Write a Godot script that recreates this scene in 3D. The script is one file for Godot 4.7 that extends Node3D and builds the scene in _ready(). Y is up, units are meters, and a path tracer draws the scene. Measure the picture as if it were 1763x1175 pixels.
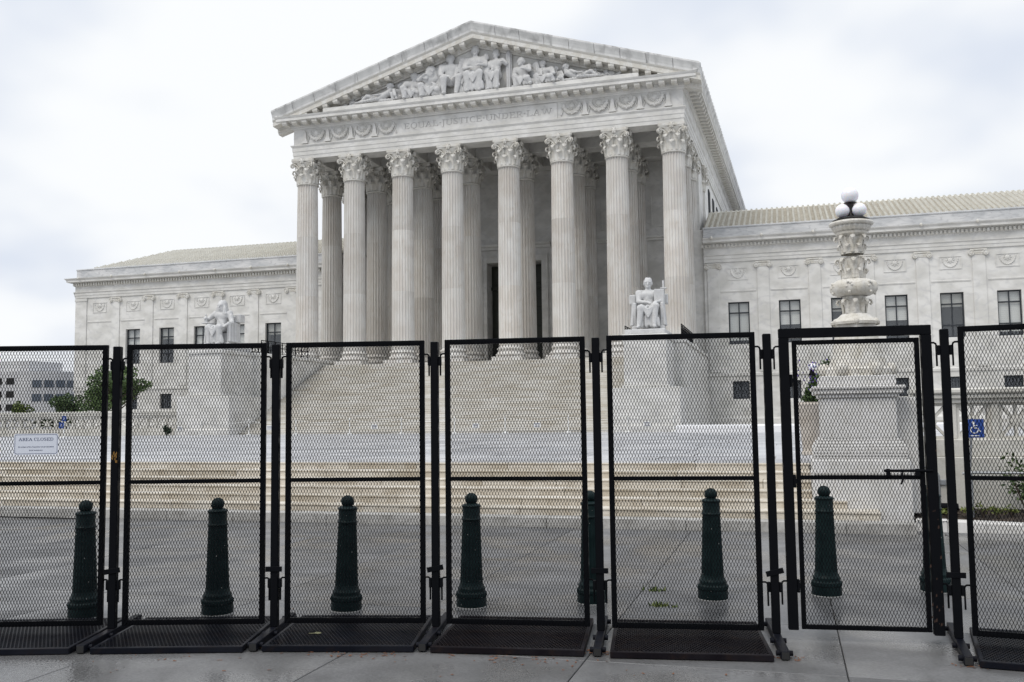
extends Node3D
# A marble courthouse seen across its plaza, through a line of black mesh fence panels, under an overcast sky.
# x runs along the front of the building, z towards the street, y up, metres.

const XC := -23.83          # centre line of the building
const COLZ := -73.09        # axis of the front columns
const AZ := -72.25          # plane of the front architrave
const HALF := 16.9          # half width of the portico's architrave
const WZ := -80.6           # plane of the wing walls
const TOPSTEP := 6.2        # portico floor
const PLAZA_EDGE := 0.905
const PLAZA_FAR := 0.70

# ---------------------------------------------------------------- mesh builder
class MB:
	var v := PackedVector3Array()
	var n := PackedVector3Array()
	var c := PackedColorArray()
	var xf := Transform3D.IDENTITY
	var col := Color(1, 1, 1)
	var tint := false

	func put(p: Vector3, nn: Vector3) -> void:
		v.push_back(xf * p)
		n.push_back((xf.basis * nn).normalized())
		if tint: c.push_back(col)

	# counter-clockwise seen from outside
	func tri(a: Vector3, b: Vector3, d: Vector3) -> void:
		var nn := (b - a).cross(d - a)
		if nn.length_squared() < 1e-16: return
		nn = nn.normalized()
		put(a, nn); put(d, nn); put(b, nn)

	func quad(a: Vector3, b: Vector3, d: Vector3, e: Vector3) -> void:
		tri(a, b, d); tri(a, d, e)

	func quadn(a: Vector3, b: Vector3, d: Vector3, e: Vector3, na: Vector3, nb: Vector3, nd: Vector3, ne: Vector3) -> void:
		put(a, na); put(d, nd); put(b, nb)
		put(a, na); put(e, ne); put(d, nd)

	func box(o: Vector3, s: Vector3, bev := 0.0) -> void:
		var h := s * 0.5
		if bev <= 0.0:
			var p := []
			for i in 8:
				p.push_back(o + Vector3(h.x * (1 if i & 1 else -1), h.y * (1 if i & 2 else -1), h.z * (1 if i & 4 else -1)))
			quad(p[4], p[5], p[7], p[6]); quad(p[1], p[0], p[2], p[3])
			quad(p[5], p[1], p[3], p[7]); quad(p[0], p[4], p[6], p[2])
			quad(p[6], p[7], p[3], p[2]); quad(p[0], p[1], p[5], p[4])
			return
		bev = min(bev, min(h.x, min(h.y, h.z)) * 0.9)
		for ax in 3:
			for sg in [-1.0, 1.0]:
				var u := (ax + 1) % 3
				var w := (ax + 2) % 3
				var q := []
				for k in [[-1, -1], [1, -1], [1, 1], [-1, 1]]:
					var t := Vector3.ZERO
					t[ax] = sg * h[ax]
					t[u] = k[0] * (h[u] - bev)
					t[w] = k[1] * (h[w] - bev)
					q.push_back(o + t)
				if sg > 0: quad(q[0], q[1], q[2], q[3])
				else: quad(q[3], q[2], q[1], q[0])
		for ax in 3:
			var u := (ax + 1) % 3
			var w := (ax + 2) % 3
			for su in [-1.0, 1.0]:
				for sw in [-1.0, 1.0]:
					var q := []
					for k in [[-1, 0], [1, 0], [1, 1], [-1, 1]]:
						var t := Vector3.ZERO
						t[ax] = k[0] * (h[ax] - bev)
						t[u] = su * (h[u] - (bev if k[1] == 1 else 0.0))
						t[w] = sw * (h[w] - (0.0 if k[1] == 1 else bev))
						q.push_back(o + t)
					if su * sw > 0: quad(q[0], q[1], q[2], q[3])
					else: quad(q[3], q[2], q[1], q[0])
		for i in 8:
			var sx := 1.0 if i & 1 else -1.0
			var sy := 1.0 if i & 2 else -1.0
			var sz := 1.0 if i & 4 else -1.0
			var a := o + Vector3(sx * h.x, sy * (h.y - bev), sz * (h.z - bev))
			var b := o + Vector3(sx * (h.x - bev), sy * h.y, sz * (h.z - bev))
			var d := o + Vector3(sx * (h.x - bev), sy * (h.y - bev), sz * h.z)
			if sx * sy * sz > 0: tri(a, b, d)
			else: tri(d, b, a)

	# box from its corners
	func span(a: Vector3, b: Vector3, bev := 0.0) -> void:
		box((a + b) * 0.5, (b - a).abs(), bev)

	# profile of (radius, height) going upwards
	func lathe(pr: Array, seg := 24, o := Vector3.ZERO, lumps := 0, amp := 0.0) -> void:
		var m := pr.size()
		var fn := []
		for i in m - 1:
			var d: Vector2 = pr[i + 1] - pr[i]
			fn.push_back(Vector2(d.y, -d.x).normalized())
		for i in m - 1:
			var n0: Vector2 = fn[i]
			var n1: Vector2 = fn[i]
			if i > 0 and fn[i - 1].dot(fn[i]) > 0.8: n0 = (fn[i - 1] + fn[i]).normalized()
			if i < m - 2 and fn[i + 1].dot(fn[i]) > 0.8: n1 = (fn[i + 1] + fn[i]).normalized()
			for k in seg:
				var a0 := TAU * k / seg
				var a1 := TAU * (k + 1) / seg
				var f0 := 1.0
				var f1 := 1.0
				if lumps > 0:
					f0 = 1.0 + amp * absf(sin(a0 * lumps * 0.5)) - amp
					f1 = 1.0 + amp * absf(sin(a1 * lumps * 0.5)) - amp
				var e0 := Vector3(sin(a0), 0, cos(a0))
				var e1 := Vector3(sin(a1), 0, cos(a1))
				var p: Vector2 = pr[i]
				var q: Vector2 = pr[i + 1]
				var A := o + e0 * p.x * f0 + Vector3(0, p.y, 0)
				var B := o + e1 * p.x * f1 + Vector3(0, p.y, 0)
				var C := o + e1 * q.x * f1 + Vector3(0, q.y, 0)
				var D := o + e0 * q.x * f0 + Vector3(0, q.y, 0)
				if lumps > 0:
					quad(A, B, C, D)
				else:
					quadn(A, B, C, D, e0 * n0.x + Vector3(0, n0.y, 0), e1 * n0.x + Vector3(0, n0.y, 0), e1 * n1.x + Vector3(0, n1.y, 0), e0 * n1.x + Vector3(0, n1.y, 0))

	func ball(o: Vector3, r: float, seg := 20, squash := Vector3.ONE) -> void:
		var rows := int(seg / 2.0)
		for i in rows:
			for k in seg:
				var q := []
				for t in [[i, k], [i, k + 1], [i + 1, k + 1], [i + 1, k]]:
					var ph: float = -PI / 2 + PI * t[0] / rows
					var th: float = TAU * t[1] / seg
					q.push_back(Vector3(cos(ph) * sin(th), sin(ph), cos(ph) * cos(th)))
				quadn(o + q[0] * r * squash, o + q[1] * r * squash, o + q[2] * r * squash, o + q[3] * r * squash, q[0] / squash, q[1] / squash, q[2] / squash, q[3] / squash)

	func tube(path: Array, r: float, seg := 8, r2 := -1.0) -> void:
		var m := path.size()
		var rings := []
		var up := Vector3(0.13, 0.97, 0.21).normalized()
		for i in m:
			var d: Vector3 = (path[min(i + 1, m - 1)] - path[max(i - 1, 0)]).normalized()
			var x := up.cross(d)
			if x.length() < 0.05: x = Vector3(1, 0, 0).cross(d)
			x = x.normalized()
			var y := d.cross(x)
			up = y
			var rr := r if r2 < 0 else lerpf(r, r2, float(i) / max(1, m - 1))
			var ring := []
			for k in seg:
				var a := TAU * k / seg
				var e := x * cos(a) + y * sin(a)
				ring.push_back([path[i] + e * rr, e])
			rings.push_back(ring)
		for i in m - 1:
			for k in seg:
				var k2 := (k + 1) % seg
				quadn(rings[i][k][0], rings[i][k2][0], rings[i + 1][k2][0], rings[i + 1][k][0], rings[i][k][1], rings[i][k2][1], rings[i + 1][k2][1], rings[i + 1][k][1])
		for k in seg:
			var k2 := (k + 1) % seg
			tri(path[0], rings[0][k2][0], rings[0][k][0])
			tri(path[m - 1], rings[m - 1][k][0], rings[m - 1][k2][0])

	# run a moulding (points: projection, height; listed upwards) from a to b, out is the way it projects
	func run(a: Vector3, b: Vector3, out: Vector3, pr: Array, ma := 0.0, mb := 0.0) -> void:
		var d := (b - a)
		d.y = 0
		d = d.normalized()
		var flip := d.cross(Vector3.UP).dot(out) < 0
		var m := pr.size()
		for i in m - 1:
			var p: Vector2 = pr[i]
			var q: Vector2 = pr[i + 1]
			var A := a + out * p.x - d * p.x * ma + Vector3(0, p.y, 0)
			var B := b + out * p.x + d * p.x * mb + Vector3(0, p.y, 0)
			var C := b + out * q.x + d * q.x * mb + Vector3(0, q.y, 0)
			var D := a + out * q.x - d * q.x * ma + Vector3(0, q.y, 0)
			if flip: quad(B, A, D, C)
			else: quad(A, B, C, D)
		if ma == 0.0 or mb == 0.0:
			var flat := PackedVector2Array()
			for p in pr: flat.push_back(p)
			var ids := Geometry2D.triangulate_polygon(flat)
			for t in range(0, ids.size(), 3):
				for e in [[a, ma, 1.0], [b, mb, -1.0]]:
					if e[1] != 0.0: continue
					var P := []
					for k in 3:
						var w := flat[ids[t + k]]
						P.push_back(e[0] + out * w.x + Vector3(0, w.y, 0))
					var nn: Vector3 = (P[1] - P[0]).cross(P[2] - P[0])
					if nn.dot(d) * e[2] > 0: tri(P[0], P[2], P[1])
					else: tri(P[0], P[1], P[2])

	# a flat polygon in x,y pushed out along z from z0 to z1
	func prism(poly: Array, z0: float, z1: float) -> void:
		var flat := PackedVector2Array()
		for p in poly: flat.push_back(p)
		if Geometry2D.is_polygon_clockwise(flat): flat.reverse()
		var ids := Geometry2D.triangulate_polygon(flat)
		for t in range(0, ids.size(), 3):
			var A := flat[ids[t]]
			var B := flat[ids[t + 1]]
			var C := flat[ids[t + 2]]
			if (B - A).cross(C - A) < 0:
				var T := B
				B = C
				C = T
			tri(Vector3(A.x, A.y, z1), Vector3(B.x, B.y, z1), Vector3(C.x, C.y, z1))
			tri(Vector3(A.x, A.y, z0), Vector3(C.x, C.y, z0), Vector3(B.x, B.y, z0))
		var m := flat.size()
		for i in m:
			var a := flat[i]
			var b := flat[(i + 1) % m]
			quad(Vector3(a.x, a.y, z0), Vector3(b.x, b.y, z0), Vector3(b.x, b.y, z1), Vector3(a.x, a.y, z1))

	func mesh(m: Material, shift := Vector3.ZERO) -> ArrayMesh:
		var arr := []
		arr.resize(Mesh.ARRAY_MAX)
		if shift != Vector3.ZERO:
			for i in v.size(): v[i] -= shift
		arr[Mesh.ARRAY_VERTEX] = v
		arr[Mesh.ARRAY_NORMAL] = n
		if tint: arr[Mesh.ARRAY_COLOR] = c
		var am := ArrayMesh.new()
		am.add_surface_from_arrays(Mesh.PRIMITIVE_TRIANGLES, arr)
		am.surface_set_material(0, m)
		return am

# ---------------------------------------------------------------- scene helpers
var M := {}
var names := {}

func numbered(called: String) -> String:
	var k: int = names.get(called, 0)
	names[called] = k + 1
	return called if k == 0 else "%s_%03d" % [called, k]

func tag(o: Node, label: String, category := "", group := "", kind := "") -> void:
	if label: o.set_meta("label", label)
	if category: o.set_meta("category", category)
	if group: o.set_meta("group", group)
	if kind: o.set_meta("kind", kind)

func thing(called: String, label: String, category: String, at := Vector3.ZERO, turn := 0.0, group := "") -> Node3D:
	var o := Node3D.new()
	o.name = numbered(called)
	add_child(o)
	o.position = at
	o.rotation.y = turn
	tag(o, label, category, group)
	return o

func part(called: String, parent: Node, at := Vector3.ZERO) -> Node3D:
	var o := Node3D.new()
	o.name = called
	parent.add_child(o, true)
	o.position = at
	return o

func inst(called: String, me: Mesh, parent: Node, at := Vector3.ZERO) -> MeshInstance3D:
	var o := MeshInstance3D.new()
	o.mesh = me
	if parent == self:
		o.name = numbered(called)
		add_child(o)
	else:
		o.name = called
		parent.add_child(o, true)
	o.position = at
	return o

# a builder whose points are in the parent's own space
func obj(called: String, b: MB, m: Material, parent: Node = self) -> MeshInstance3D:
	return inst(called, b.mesh(m), parent)

# a builder whose points are in the world (parents not turned)
func wobj(called: String, b: MB, m: Material, parent: Node = self) -> MeshInstance3D:
	var lo := b.v[0]
	var hi := b.v[0]
	for p in b.v:
		lo = lo.min(p)
		hi = hi.max(p)
	var o := Vector3((lo.x + hi.x) / 2, lo.y, (lo.z + hi.z) / 2)
	var base: Vector3 = Vector3.ZERO if parent == self else parent.global_position
	return inst(called, b.mesh(m, o), parent, o - base)

func structure(called: String, b: MB, m: Material) -> MeshInstance3D:
	var o := wobj(called, b, m)
	o.set_meta("kind", "structure")
	return o

# ---------------------------------------------------------------- materials
func noise_bytes(sd: int, freq: float, size: int, oct := 5, type := FastNoiseLite.TYPE_SIMPLEX_SMOOTH, ridged := false) -> PackedByteArray:
	var f := FastNoiseLite.new()
	f.seed = sd
	f.noise_type = type
	f.frequency = freq
	f.fractal_octaves = oct
	f.fractal_type = FastNoiseLite.FRACTAL_RIDGED if ridged else FastNoiseLite.FRACTAL_FBM
	var im := f.get_seamless_image(size, size)
	im.convert(Image.FORMAT_L8)
	return im.get_data()

# colours are base colours (linear); a = body, b = second tone, s = stain by a ridged noise
func stone_tex(sd: int, a: Color, b: Color, s: Color, vein := 0.35, fine := 0.1, size := 512, f1 := 0.006, f2 := 0.012) -> ImageTexture:
	var n1 := noise_bytes(sd, f1, size, 5)
	var n2 := noise_bytes(sd + 7, f2, size, 4, FastNoiseLite.TYPE_SIMPLEX_SMOOTH, true)
	var n3 := noise_bytes(sd + 13, 0.25, size, 2)
	var out := PackedByteArray()
	out.resize(size * size * 3)
	for i in size * size:
		var t: float = clampf((n1[i] / 255.0 - 0.28) * 2.2, 0, 1)
		var w: float = clampf((n2[i] / 255.0 - 0.6) * 2.6, 0, 1) * vein
		var g: float = 1.0 + (n3[i] / 255.0 - 0.5) * 2.0 * fine
		var cc := a.lerp(b, t).lerp(s, w)
		cc = Color(cc.r * g, cc.g * g, cc.b * g).linear_to_srgb()
		out[i * 3] = int(clampf(cc.r, 0, 1) * 255)
		out[i * 3 + 1] = int(clampf(cc.g, 0, 1) * 255)
		out[i * 3 + 2] = int(clampf(cc.b, 0, 1) * 255)
	var im := Image.create_from_data(size, size, false, Image.FORMAT_RGB8, out)
	im.generate_mipmaps()
	return ImageTexture.create_from_image(im)

func grey_tex(sd: int, lo: float, hi: float, freq: float, size := 512, gain := 2.0) -> ImageTexture:
	var n1 := noise_bytes(sd, freq, size, 5)
	var out := PackedByteArray()
	out.resize(size * size)
	for i in size * size:
		out[i] = int(255 * lerpf(lo, hi, clampf((n1[i] / 255.0 - 0.5) * gain + 0.5, 0, 1)))
	return ImageTexture.create_from_image(Image.create_from_data(size, size, false, Image.FORMAT_L8, out))

func tri_mat(t: Texture2D, scale: Vector3, rough: float, spec := 0.5) -> StandardMaterial3D:
	var m := StandardMaterial3D.new()
	m.albedo_texture = t
	m.uv1_triplanar = true
	m.uv1_world_triplanar = true
	m.uv1_scale = scale
	m.roughness = rough
	m.metallic_specular = spec
	return m

func flat_mat(c: Color, rough: float, metal := 0.0, spec := 0.5) -> StandardMaterial3D:
	var m := StandardMaterial3D.new()
	m.albedo_color = c.linear_to_srgb()
	m.roughness = rough
	m.metallic = metal
	m.metallic_specular = spec
	return m

func make_materials() -> void:
	var wall := stone_tex(11, Color(0.58, 0.57, 0.54), Color(0.70, 0.69, 0.665), Color(0.42, 0.42, 0.43), 0.42, 0.05, 512, 0.006, 0.007)
	M.wall = tri_mat(wall, Vector3(0.13, 0.2, 0.13), 0.6)
	M.column = tri_mat(stone_tex(23, Color(0.58, 0.555, 0.52), Color(0.66, 0.65, 0.625), Color(0.50, 0.455, 0.40), 0.4, 0.05, 512, 0.006, 0.012), Vector3(0.3, 0.09, 0.3), 0.62)
	M.drum = [M.column]
	for k in 2:
		var d: float = [1.05, 0.94][k]
		M.drum.push_back(tri_mat(stone_tex(25 + k, Color(0.575, 0.545, 0.505) * d, Color(0.66, 0.645, 0.615) * d, Color(0.47, 0.41, 0.34) * d, 0.5, 0.05, 512, 0.006, 0.012), Vector3(0.3, 0.09, 0.3), 0.62))
	M.carved = tri_mat(stone_tex(31, Color(0.57, 0.55, 0.50), Color(0.66, 0.65, 0.62), Color(0.44, 0.39, 0.31), 0.5, 0.08), Vector3(0.4, 0.4, 0.4), 0.65)
	M.weathered = tri_mat(stone_tex(41, Color(0.60, 0.60, 0.585), Color(0.72, 0.715, 0.70), Color(0.05, 0.05, 0.05), 0.62, 0.08, 512, 0.01, 0.005), Vector3(0.16, 0.1, 0.16), 0.75)
	M.attic = tri_mat(stone_tex(47, Color(0.44, 0.45, 0.46), Color(0.58, 0.58, 0.58), Color(0.28, 0.28, 0.29), 0.6, 0.08), Vector3(0.1, 0.3, 0.1), 0.7)
	M.tile = tri_mat(stone_tex(53, Color(0.54, 0.51, 0.45), Color(0.64, 0.615, 0.56), Color(0.42, 0.37, 0.29), 0.4, 0.06), Vector3(0.3, 0.3, 0.3), 0.7)
	M.figure = tri_mat(stone_tex(59, Color(0.49, 0.49, 0.49), Color(0.57, 0.57, 0.565), Color(0.36, 0.345, 0.32), 0.45, 0.05), Vector3(0.5, 0.3, 0.5), 0.55)
	M.step = []
	for k in 4:
		var d: float = [0.0, 0.05, -0.05, 0.02][k]
		M.step.push_back(tri_mat(stone_tex(61 + k, Color(0.50 + d, 0.45 + d, 0.37 + d), Color(0.62 + d, 0.58 + d, 0.51 + d), Color(0.34, 0.28, 0.20), 0.5, 0.08, 384), Vector3(0.35, 0.5, 0.35), 0.5))
	M.stair = tri_mat(stone_tex(71, Color(0.54, 0.515, 0.46), Color(0.64, 0.625, 0.59), Color(0.42, 0.35, 0.27), 0.5, 0.06, 512, 0.006, 0.007), Vector3(0.07, 0.5, 0.07), 0.6)
	M.plaza = tri_mat(stone_tex(77, Color(0.42, 0.43, 0.45), Color(0.58, 0.58, 0.59), Color(0.26, 0.25, 0.24), 0.6, 0.08), Vector3(0.1, 0.1, 0.1), 0.38)
	M.pedestal = tri_mat(stone_tex(83, Color(0.62, 0.61, 0.59), Color(0.70, 0.69, 0.68), Color(0.46, 0.43, 0.38), 0.4, 0.05), Vector3(0.5, 0.4, 0.5), 0.6)
	M.lampstone = tri_mat(stone_tex(87, Color(0.58, 0.55, 0.48), Color(0.70, 0.68, 0.64), Color(0.22, 0.18, 0.12), 0.55, 0.1, 512, 0.012, 0.02), Vector3(0.7, 0.7, 0.7), 0.7)
	M.curb = tri_mat(stone_tex(91, Color(0.34, 0.33, 0.31), Color(0.45, 0.44, 0.42), Color(0.22, 0.21, 0.19), 0.5, 0.12), Vector3(0.5, 0.5, 0.5), 0.6)
	M.slab = []
	for k in 4:
		var d: float = [1.0, 0.88, 1.1, 0.95][k]
		var m := tri_mat(stone_tex(101 + k, Color(0.112, 0.111, 0.111) * d, Color(0.160, 0.159, 0.160) * d, Color(0.082, 0.081, 0.081) * d, 0.55, 0.22, 512, 0.008, 0.006), Vector3(0.22, 0.22, 0.22), 1.0, 0.5)
		m.roughness_texture = grey_tex(131 + k, 0.16, 0.52, 0.006)
		m.roughness_texture_channel = BaseMaterial3D.TEXTURE_CHANNEL_RED
		m.normal_enabled = true
		m.normal_texture = bump_tex(141, 0.35, 2.0)
		m.normal_scale = 0.12
		M.slab.push_back(m)
	M.joint = flat_mat(Color(0.06, 0.055, 0.05), 0.9)
	M.black = flat_mat(Color(0.0045, 0.005, 0.0065), 0.5, 0.0, 0.16)
	M.black.uv1_triplanar = true
	M.black.uv1_world_triplanar = true
	M.black.uv1_scale = Vector3(1.5, 1.5, 1.5)
	M.black.roughness = 1.0
	M.black.roughness_texture = grey_tex(201, 0.28, 0.75, 0.02, 256)
	M.mesh = flat_mat(Color(0.005, 0.0055, 0.007), 0.55, 0.0, 0.15)
	M.tray = tri_mat(stone_tex(151, Color(0.006, 0.007, 0.011), Color(0.013, 0.014, 0.019), Color(0.022, 0.014, 0.010), 0.4, 0.2, 256), Vector3(0.8, 0.8, 0.8), 0.42, 0.16)
	M.green = tri_mat(stone_tex(157, Color(0.005, 0.013, 0.014), Color(0.010, 0.022, 0.023), Color(0.015, 0.026, 0.027), 0.5, 0.2, 256), Vector3(2, 2, 2), 0.42, 0.22)
	M.white = flat_mat(Color(0.78, 0.78, 0.76), 0.5)
	M.bronze = flat_mat(Color(0.018, 0.016, 0.014), 0.45, 0.3)
	M.door = flat_mat(Color(0.022, 0.024, 0.016), 0.5, 0.2)
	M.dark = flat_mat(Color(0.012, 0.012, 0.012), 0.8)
	M.frame = flat_mat(Color(0.016, 0.020, 0.026), 0.45)
	M.blind = flat_mat(Color(0.60, 0.61, 0.58), 0.8)
	M.blind2 = flat_mat(Color(0.48, 0.48, 0.44), 0.8)
	M.glass = flat_mat(Color(0.5, 0.55, 0.6), 0.04)
	M.glass.transparency = BaseMaterial3D.TRANSPARENCY_ALPHA
	M.glass.albedo_color.a = 0.12
	M.globe = flat_mat(Color(0.82, 0.82, 0.86), 0.3)
	M.globe.subsurf_scatter_enabled = true
	M.globe.subsurf_scatter_strength = 0.2
	M.soil = tri_mat(stone_tex(163, Color(0.025, 0.018, 0.013), Color(0.06, 0.042, 0.03), Color(0.012, 0.01, 0.008), 0.6, 0.4, 256), Vector3(2, 2, 2), 0.9)
	M.signblue = flat_mat(Color(0.006, 0.045, 0.24), 0.4)
	M.ink = flat_mat(Color(0.02, 0.035, 0.11), 0.5)
	M.signface = flat_mat(Color(0.60, 0.63, 0.70), 0.45)
	M.steel = flat_mat(Color(0.30, 0.31, 0.32), 0.45, 0.7)
	M.planter = tri_mat(stone_tex(167, Color(0.46, 0.41, 0.35), Color(0.56, 0.51, 0.45), Color(0.34, 0.28, 0.22), 0.4, 0.1, 256), Vector3(1, 1, 1), 0.75)
	M.far = tri_mat(stone_tex(173, Color(0.54, 0.54, 0.55), Color(0.62, 0.62, 0.62), Color(0.52, 0.52, 0.54), 0.3, 0.04, 256), Vector3(0.1, 0.1, 0.1), 0.7)
	M.leaf = StandardMaterial3D.new()
	M.leaf.vertex_color_use_as_albedo = true
	M.leaf.roughness = 0.6
	M.leaf.backlight_enabled = true
	M.leaf.backlight = Color(0.12, 0.16, 0.06)
	M.leaf.cull_mode = BaseMaterial3D.CULL_DISABLED
	M.bark = flat_mat(Color(0.06, 0.045, 0.032), 0.9)
	M.litter = flat_mat(Color(0.16, 0.065, 0.03), 0.9)
	M.orange = flat_mat(Color(0.22, 0.11, 0.015), 0.7)
	M.rust = flat_mat(Color(0.035, 0.015, 0.008), 0.8)

func bump_tex(sd: int, freq: float, strength: float) -> ImageTexture:
	var f := FastNoiseLite.new()
	f.seed = sd
	f.frequency = freq
	f.fractal_octaves = 3
	var im := f.get_seamless_image(512, 512)
	im.convert(Image.FORMAT_RGBA8)
	im.bump_map_to_normal_map(strength)
	return ImageTexture.create_from_image(im)

# ---------------------------------------------------------------- camera, sky, sun
func make_camera() -> void:
	var yaw := 0.2832
	var pit := 0.0799
	var rol := -0.0126
	var fw := Vector3(-sin(yaw) * cos(pit), sin(pit), -cos(yaw) * cos(pit))
	var r := Vector3(cos(yaw), 0, -sin(yaw))
	var u := r.cross(fw)
	var r2 := r * cos(rol) + u * sin(rol)
	var u2 := -r * sin(rol) + u * cos(rol)
	var cam := Camera3D.new()
	cam.name = "camera"
	cam.transform = Transform3D(Basis(r2, u2, -fw), Vector3(0, 1.75, 0))
	cam.fov = rad_to_deg(2.0 * atan(587.5 / 1620.48))
	cam.near = 0.05
	cam.far = 2000
	add_child(cam)
	cam.current = true

func make_sky() -> void:
	var f := FastNoiseLite.new()
	f.seed = 5
	f.frequency = 1.1
	f.fractal_octaves = 5
	f.fractal_gain = 0.5
	var w := 1024
	var h := 512
	var im := Image.create_empty(w, h, false, Image.FORMAT_RGBF)
	for j in h:
		var el := PI / 2 - PI * (j + 0.5) / h
		for i in w:
			var az := TAU * (i + 0.5) / w - PI
			var d := Vector3(cos(el) * sin(az), sin(el), -cos(el) * cos(az))
			# a cloud layer seen from below: white with bluish grey bellies
			var q := d / maxf(0.30, absf(d.y) + 0.24)
			var t := f.get_noise_3d(q.x, q.y * 0.5, q.z) * 1.35 + 0.56
			# the greyer banks low in the north and over the south wing
			var lat := atan2(d.dot(Vector3(0.96, 0, -0.279)), d.dot(Vector3(-0.279, 0, -0.96)))
			t -= 0.34 * smoothstep(0.10, 0.42, lat) * (1.0 - smoothstep(0.9, 1.6, lat))
			t -= 0.6 * smoothstep(-0.12, -0.36, lat) * (1.0 - smoothstep(0.20, 0.34, absf(el - 0.10))) * (1.0 - smoothstep(-0.9, -1.5, lat))
			t = clampf(t, 0, 1)
			t = t * t * (3 - 2 * t)
			var cc := Color(0.72, 0.78, 0.89).lerp(Color(0.97, 0.99, 1.01), t)
			var lift := 1.0 + 0.75 * clampf((sin(maxf(el, 0)) - 0.42) / 0.58, 0, 1)
			cc = Color(cc.r * lift, cc.g * lift, cc.b * lift)
			im.set_pixel(i, j, cc)
	var pm := PanoramaSkyMaterial.new()
	pm.panorama = ImageTexture.create_from_image(im)
	var sky := Sky.new()
	sky.sky_material = pm
	var env := Environment.new()
	env.background_mode = Environment.BG_SKY
	env.sky = sky
	env.tonemap_mode = Environment.TONE_MAPPER_LINEAR
	env.tonemap_exposure = 1.0
	env.sdfgi_enabled = true
	env.ssao_enabled = true
	env.ssil_enabled = true
	var we := WorldEnvironment.new()
	we.name = "world_environment"
	we.environment = env
	add_child(we)
	var sun := DirectionalLight3D.new()
	sun.name = "sun"
	sun.light_energy = 0.46
	sun.light_color = Color(1.0, 0.97, 0.92)
	sun.light_angular_distance = 25.0
	sun.shadow_enabled = true
	add_child(sun)
	sun.look_at_from_position(Vector3.ZERO, -Vector3(-0.35, 1.0, 0.75))

# ---------------------------------------------------------------- ground, steps, plaza
func plaza_y(z: float) -> float:
	return lerpf(PLAZA_EDGE, PLAZA_FAR, clampf((-16.66 - z) / 42.0, 0, 1))

func make_ground() -> void:
	var g := MB.new()
	g.quad(Vector3(-700, -0.03, 300), Vector3(700, -0.03, 300), Vector3(700, -0.03, -700), Vector3(-700, -0.03, -700))
	structure("ground", g, M.slab[1])
	# pavement slabs
	var walk := Node3D.new()
	walk.name = "sidewalk"
	add_child(walk)
	walk.set_meta("kind", "structure")
	walk.position = Vector3(-2, 0, -8)
	var rng := RandomNumberGenerator.new()
	rng.seed = 4
	var xs := []
	for i in range(-7, 6): xs.push_back(0.325 + 1.78 * i)
	var zs := [-2.35, -3.8, -5.27, -6.76, -8.26, -9.76, -11.3, -12.9, -14.54]
	for j in zs.size() - 1:
		for i in xs.size() - 1:
			var b := MB.new()
			var dy := rng.randf_range(-0.0015, 0.0015)
			var far_z: float = zs[j + 1] + 0.004
			if xs[i] > 1.9 and j == zs.size() - 2: far_z = -14.93
			b.span(Vector3(xs[i] + 0.004, -0.028, far_z), Vector3(xs[i + 1] - 0.004, dy, zs[j] - 0.004), 0.004)
			wobj("slab", b, M.slab[rng.randi_range(0, 3)], walk)
	# weeds in the joints and litter by the trays
	for w in [Vector3(-1.33, 0, -9.54), Vector3(-1.16, 0, -8.79)]:
		var t := thing("weed_tuft", "small bright green weed tuft growing in a sidewalk joint behind the fence", "weed", w, 0, "weeds in the sidewalk joints")
		var b := MB.new()
		b.tint = true
		for k in 30:
			var a := rng.randf() * TAU
			var r := rng.randf() * 0.10
			var p := Vector3(cos(a) * r * 1.4, 0, sin(a) * r * 0.5)
			var q := p + Vector3(rng.randf_range(-0.04, 0.04), rng.randf_range(0.02, 0.06), rng.randf_range(-0.03, 0.03))
			var s := Vector3(0.012, 0, 0.006)
			b.col = Color(0.07, 0.11, 0.025).lerp(Color(0.15, 0.18, 0.05), rng.randf())
			b.tri(p - s, p + s, q)
		obj("leaves", b, M.leaf, t)
	var sp := MB.new()
	for k in 9:
		var a := -0.5 + 0.25 * k
		sp.tube([Vector3(-3.66, 0.058, -6.86), Vector3(-3.66 + 0.06 * cos(a), 0.060, -6.86 - 0.04 * sin(a))], 0.002, 5)
	sp.tube([Vector3(-3.70, 0.056, -6.85), Vector3(-3.62, 0.058, -6.87)], 0.003, 5)
	tag(obj("dry_sprig", sp, M.sprig), "pale dry plant sprig lying on a black fence tray", "sprig")
	var lit := MB.new()
	var spots := [[-5.33, -6.25, 0.1, 60], [-4.0, -6.55, 0.1, 50], [-3.2, -6.55, 0.25, 70], [-2.72, -6.86, 0.1, 60], [-2.0, -6.72, 0.3, 70], [-1.45, -7.0, 0.12, 70], [-0.1, -7.15, 0.12, 40], [-4.6, -6.18, 0.3, 30], [1.2, -7.2, 0.1, 30], [-1.0, -6.2, 2.5, 60]]
	for s in spots:
		for k in s[3]:
			var p := Vector3(s[0] + rng.randfn() * s[2], 0.004, s[1] + rng.randfn() * s[2] * 0.3)
			var a := rng.randf() * TAU
			var e := Vector3(cos(a), 0, sin(a)) * rng.randf_range(0.004, 0.014)
			var f := Vector3(-e.z, 0, e.x) * 0.5
			lit.quad(p - e - f, p - e + f, p + e + f + Vector3(0, 0.004, 0), p + e - f)
	var lo := obj("leaf_litter", lit, M.litter)
	tag(lo, "brown leaf litter scattered round the black trays on the sidewalk", "litter", "", "stuff")

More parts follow.
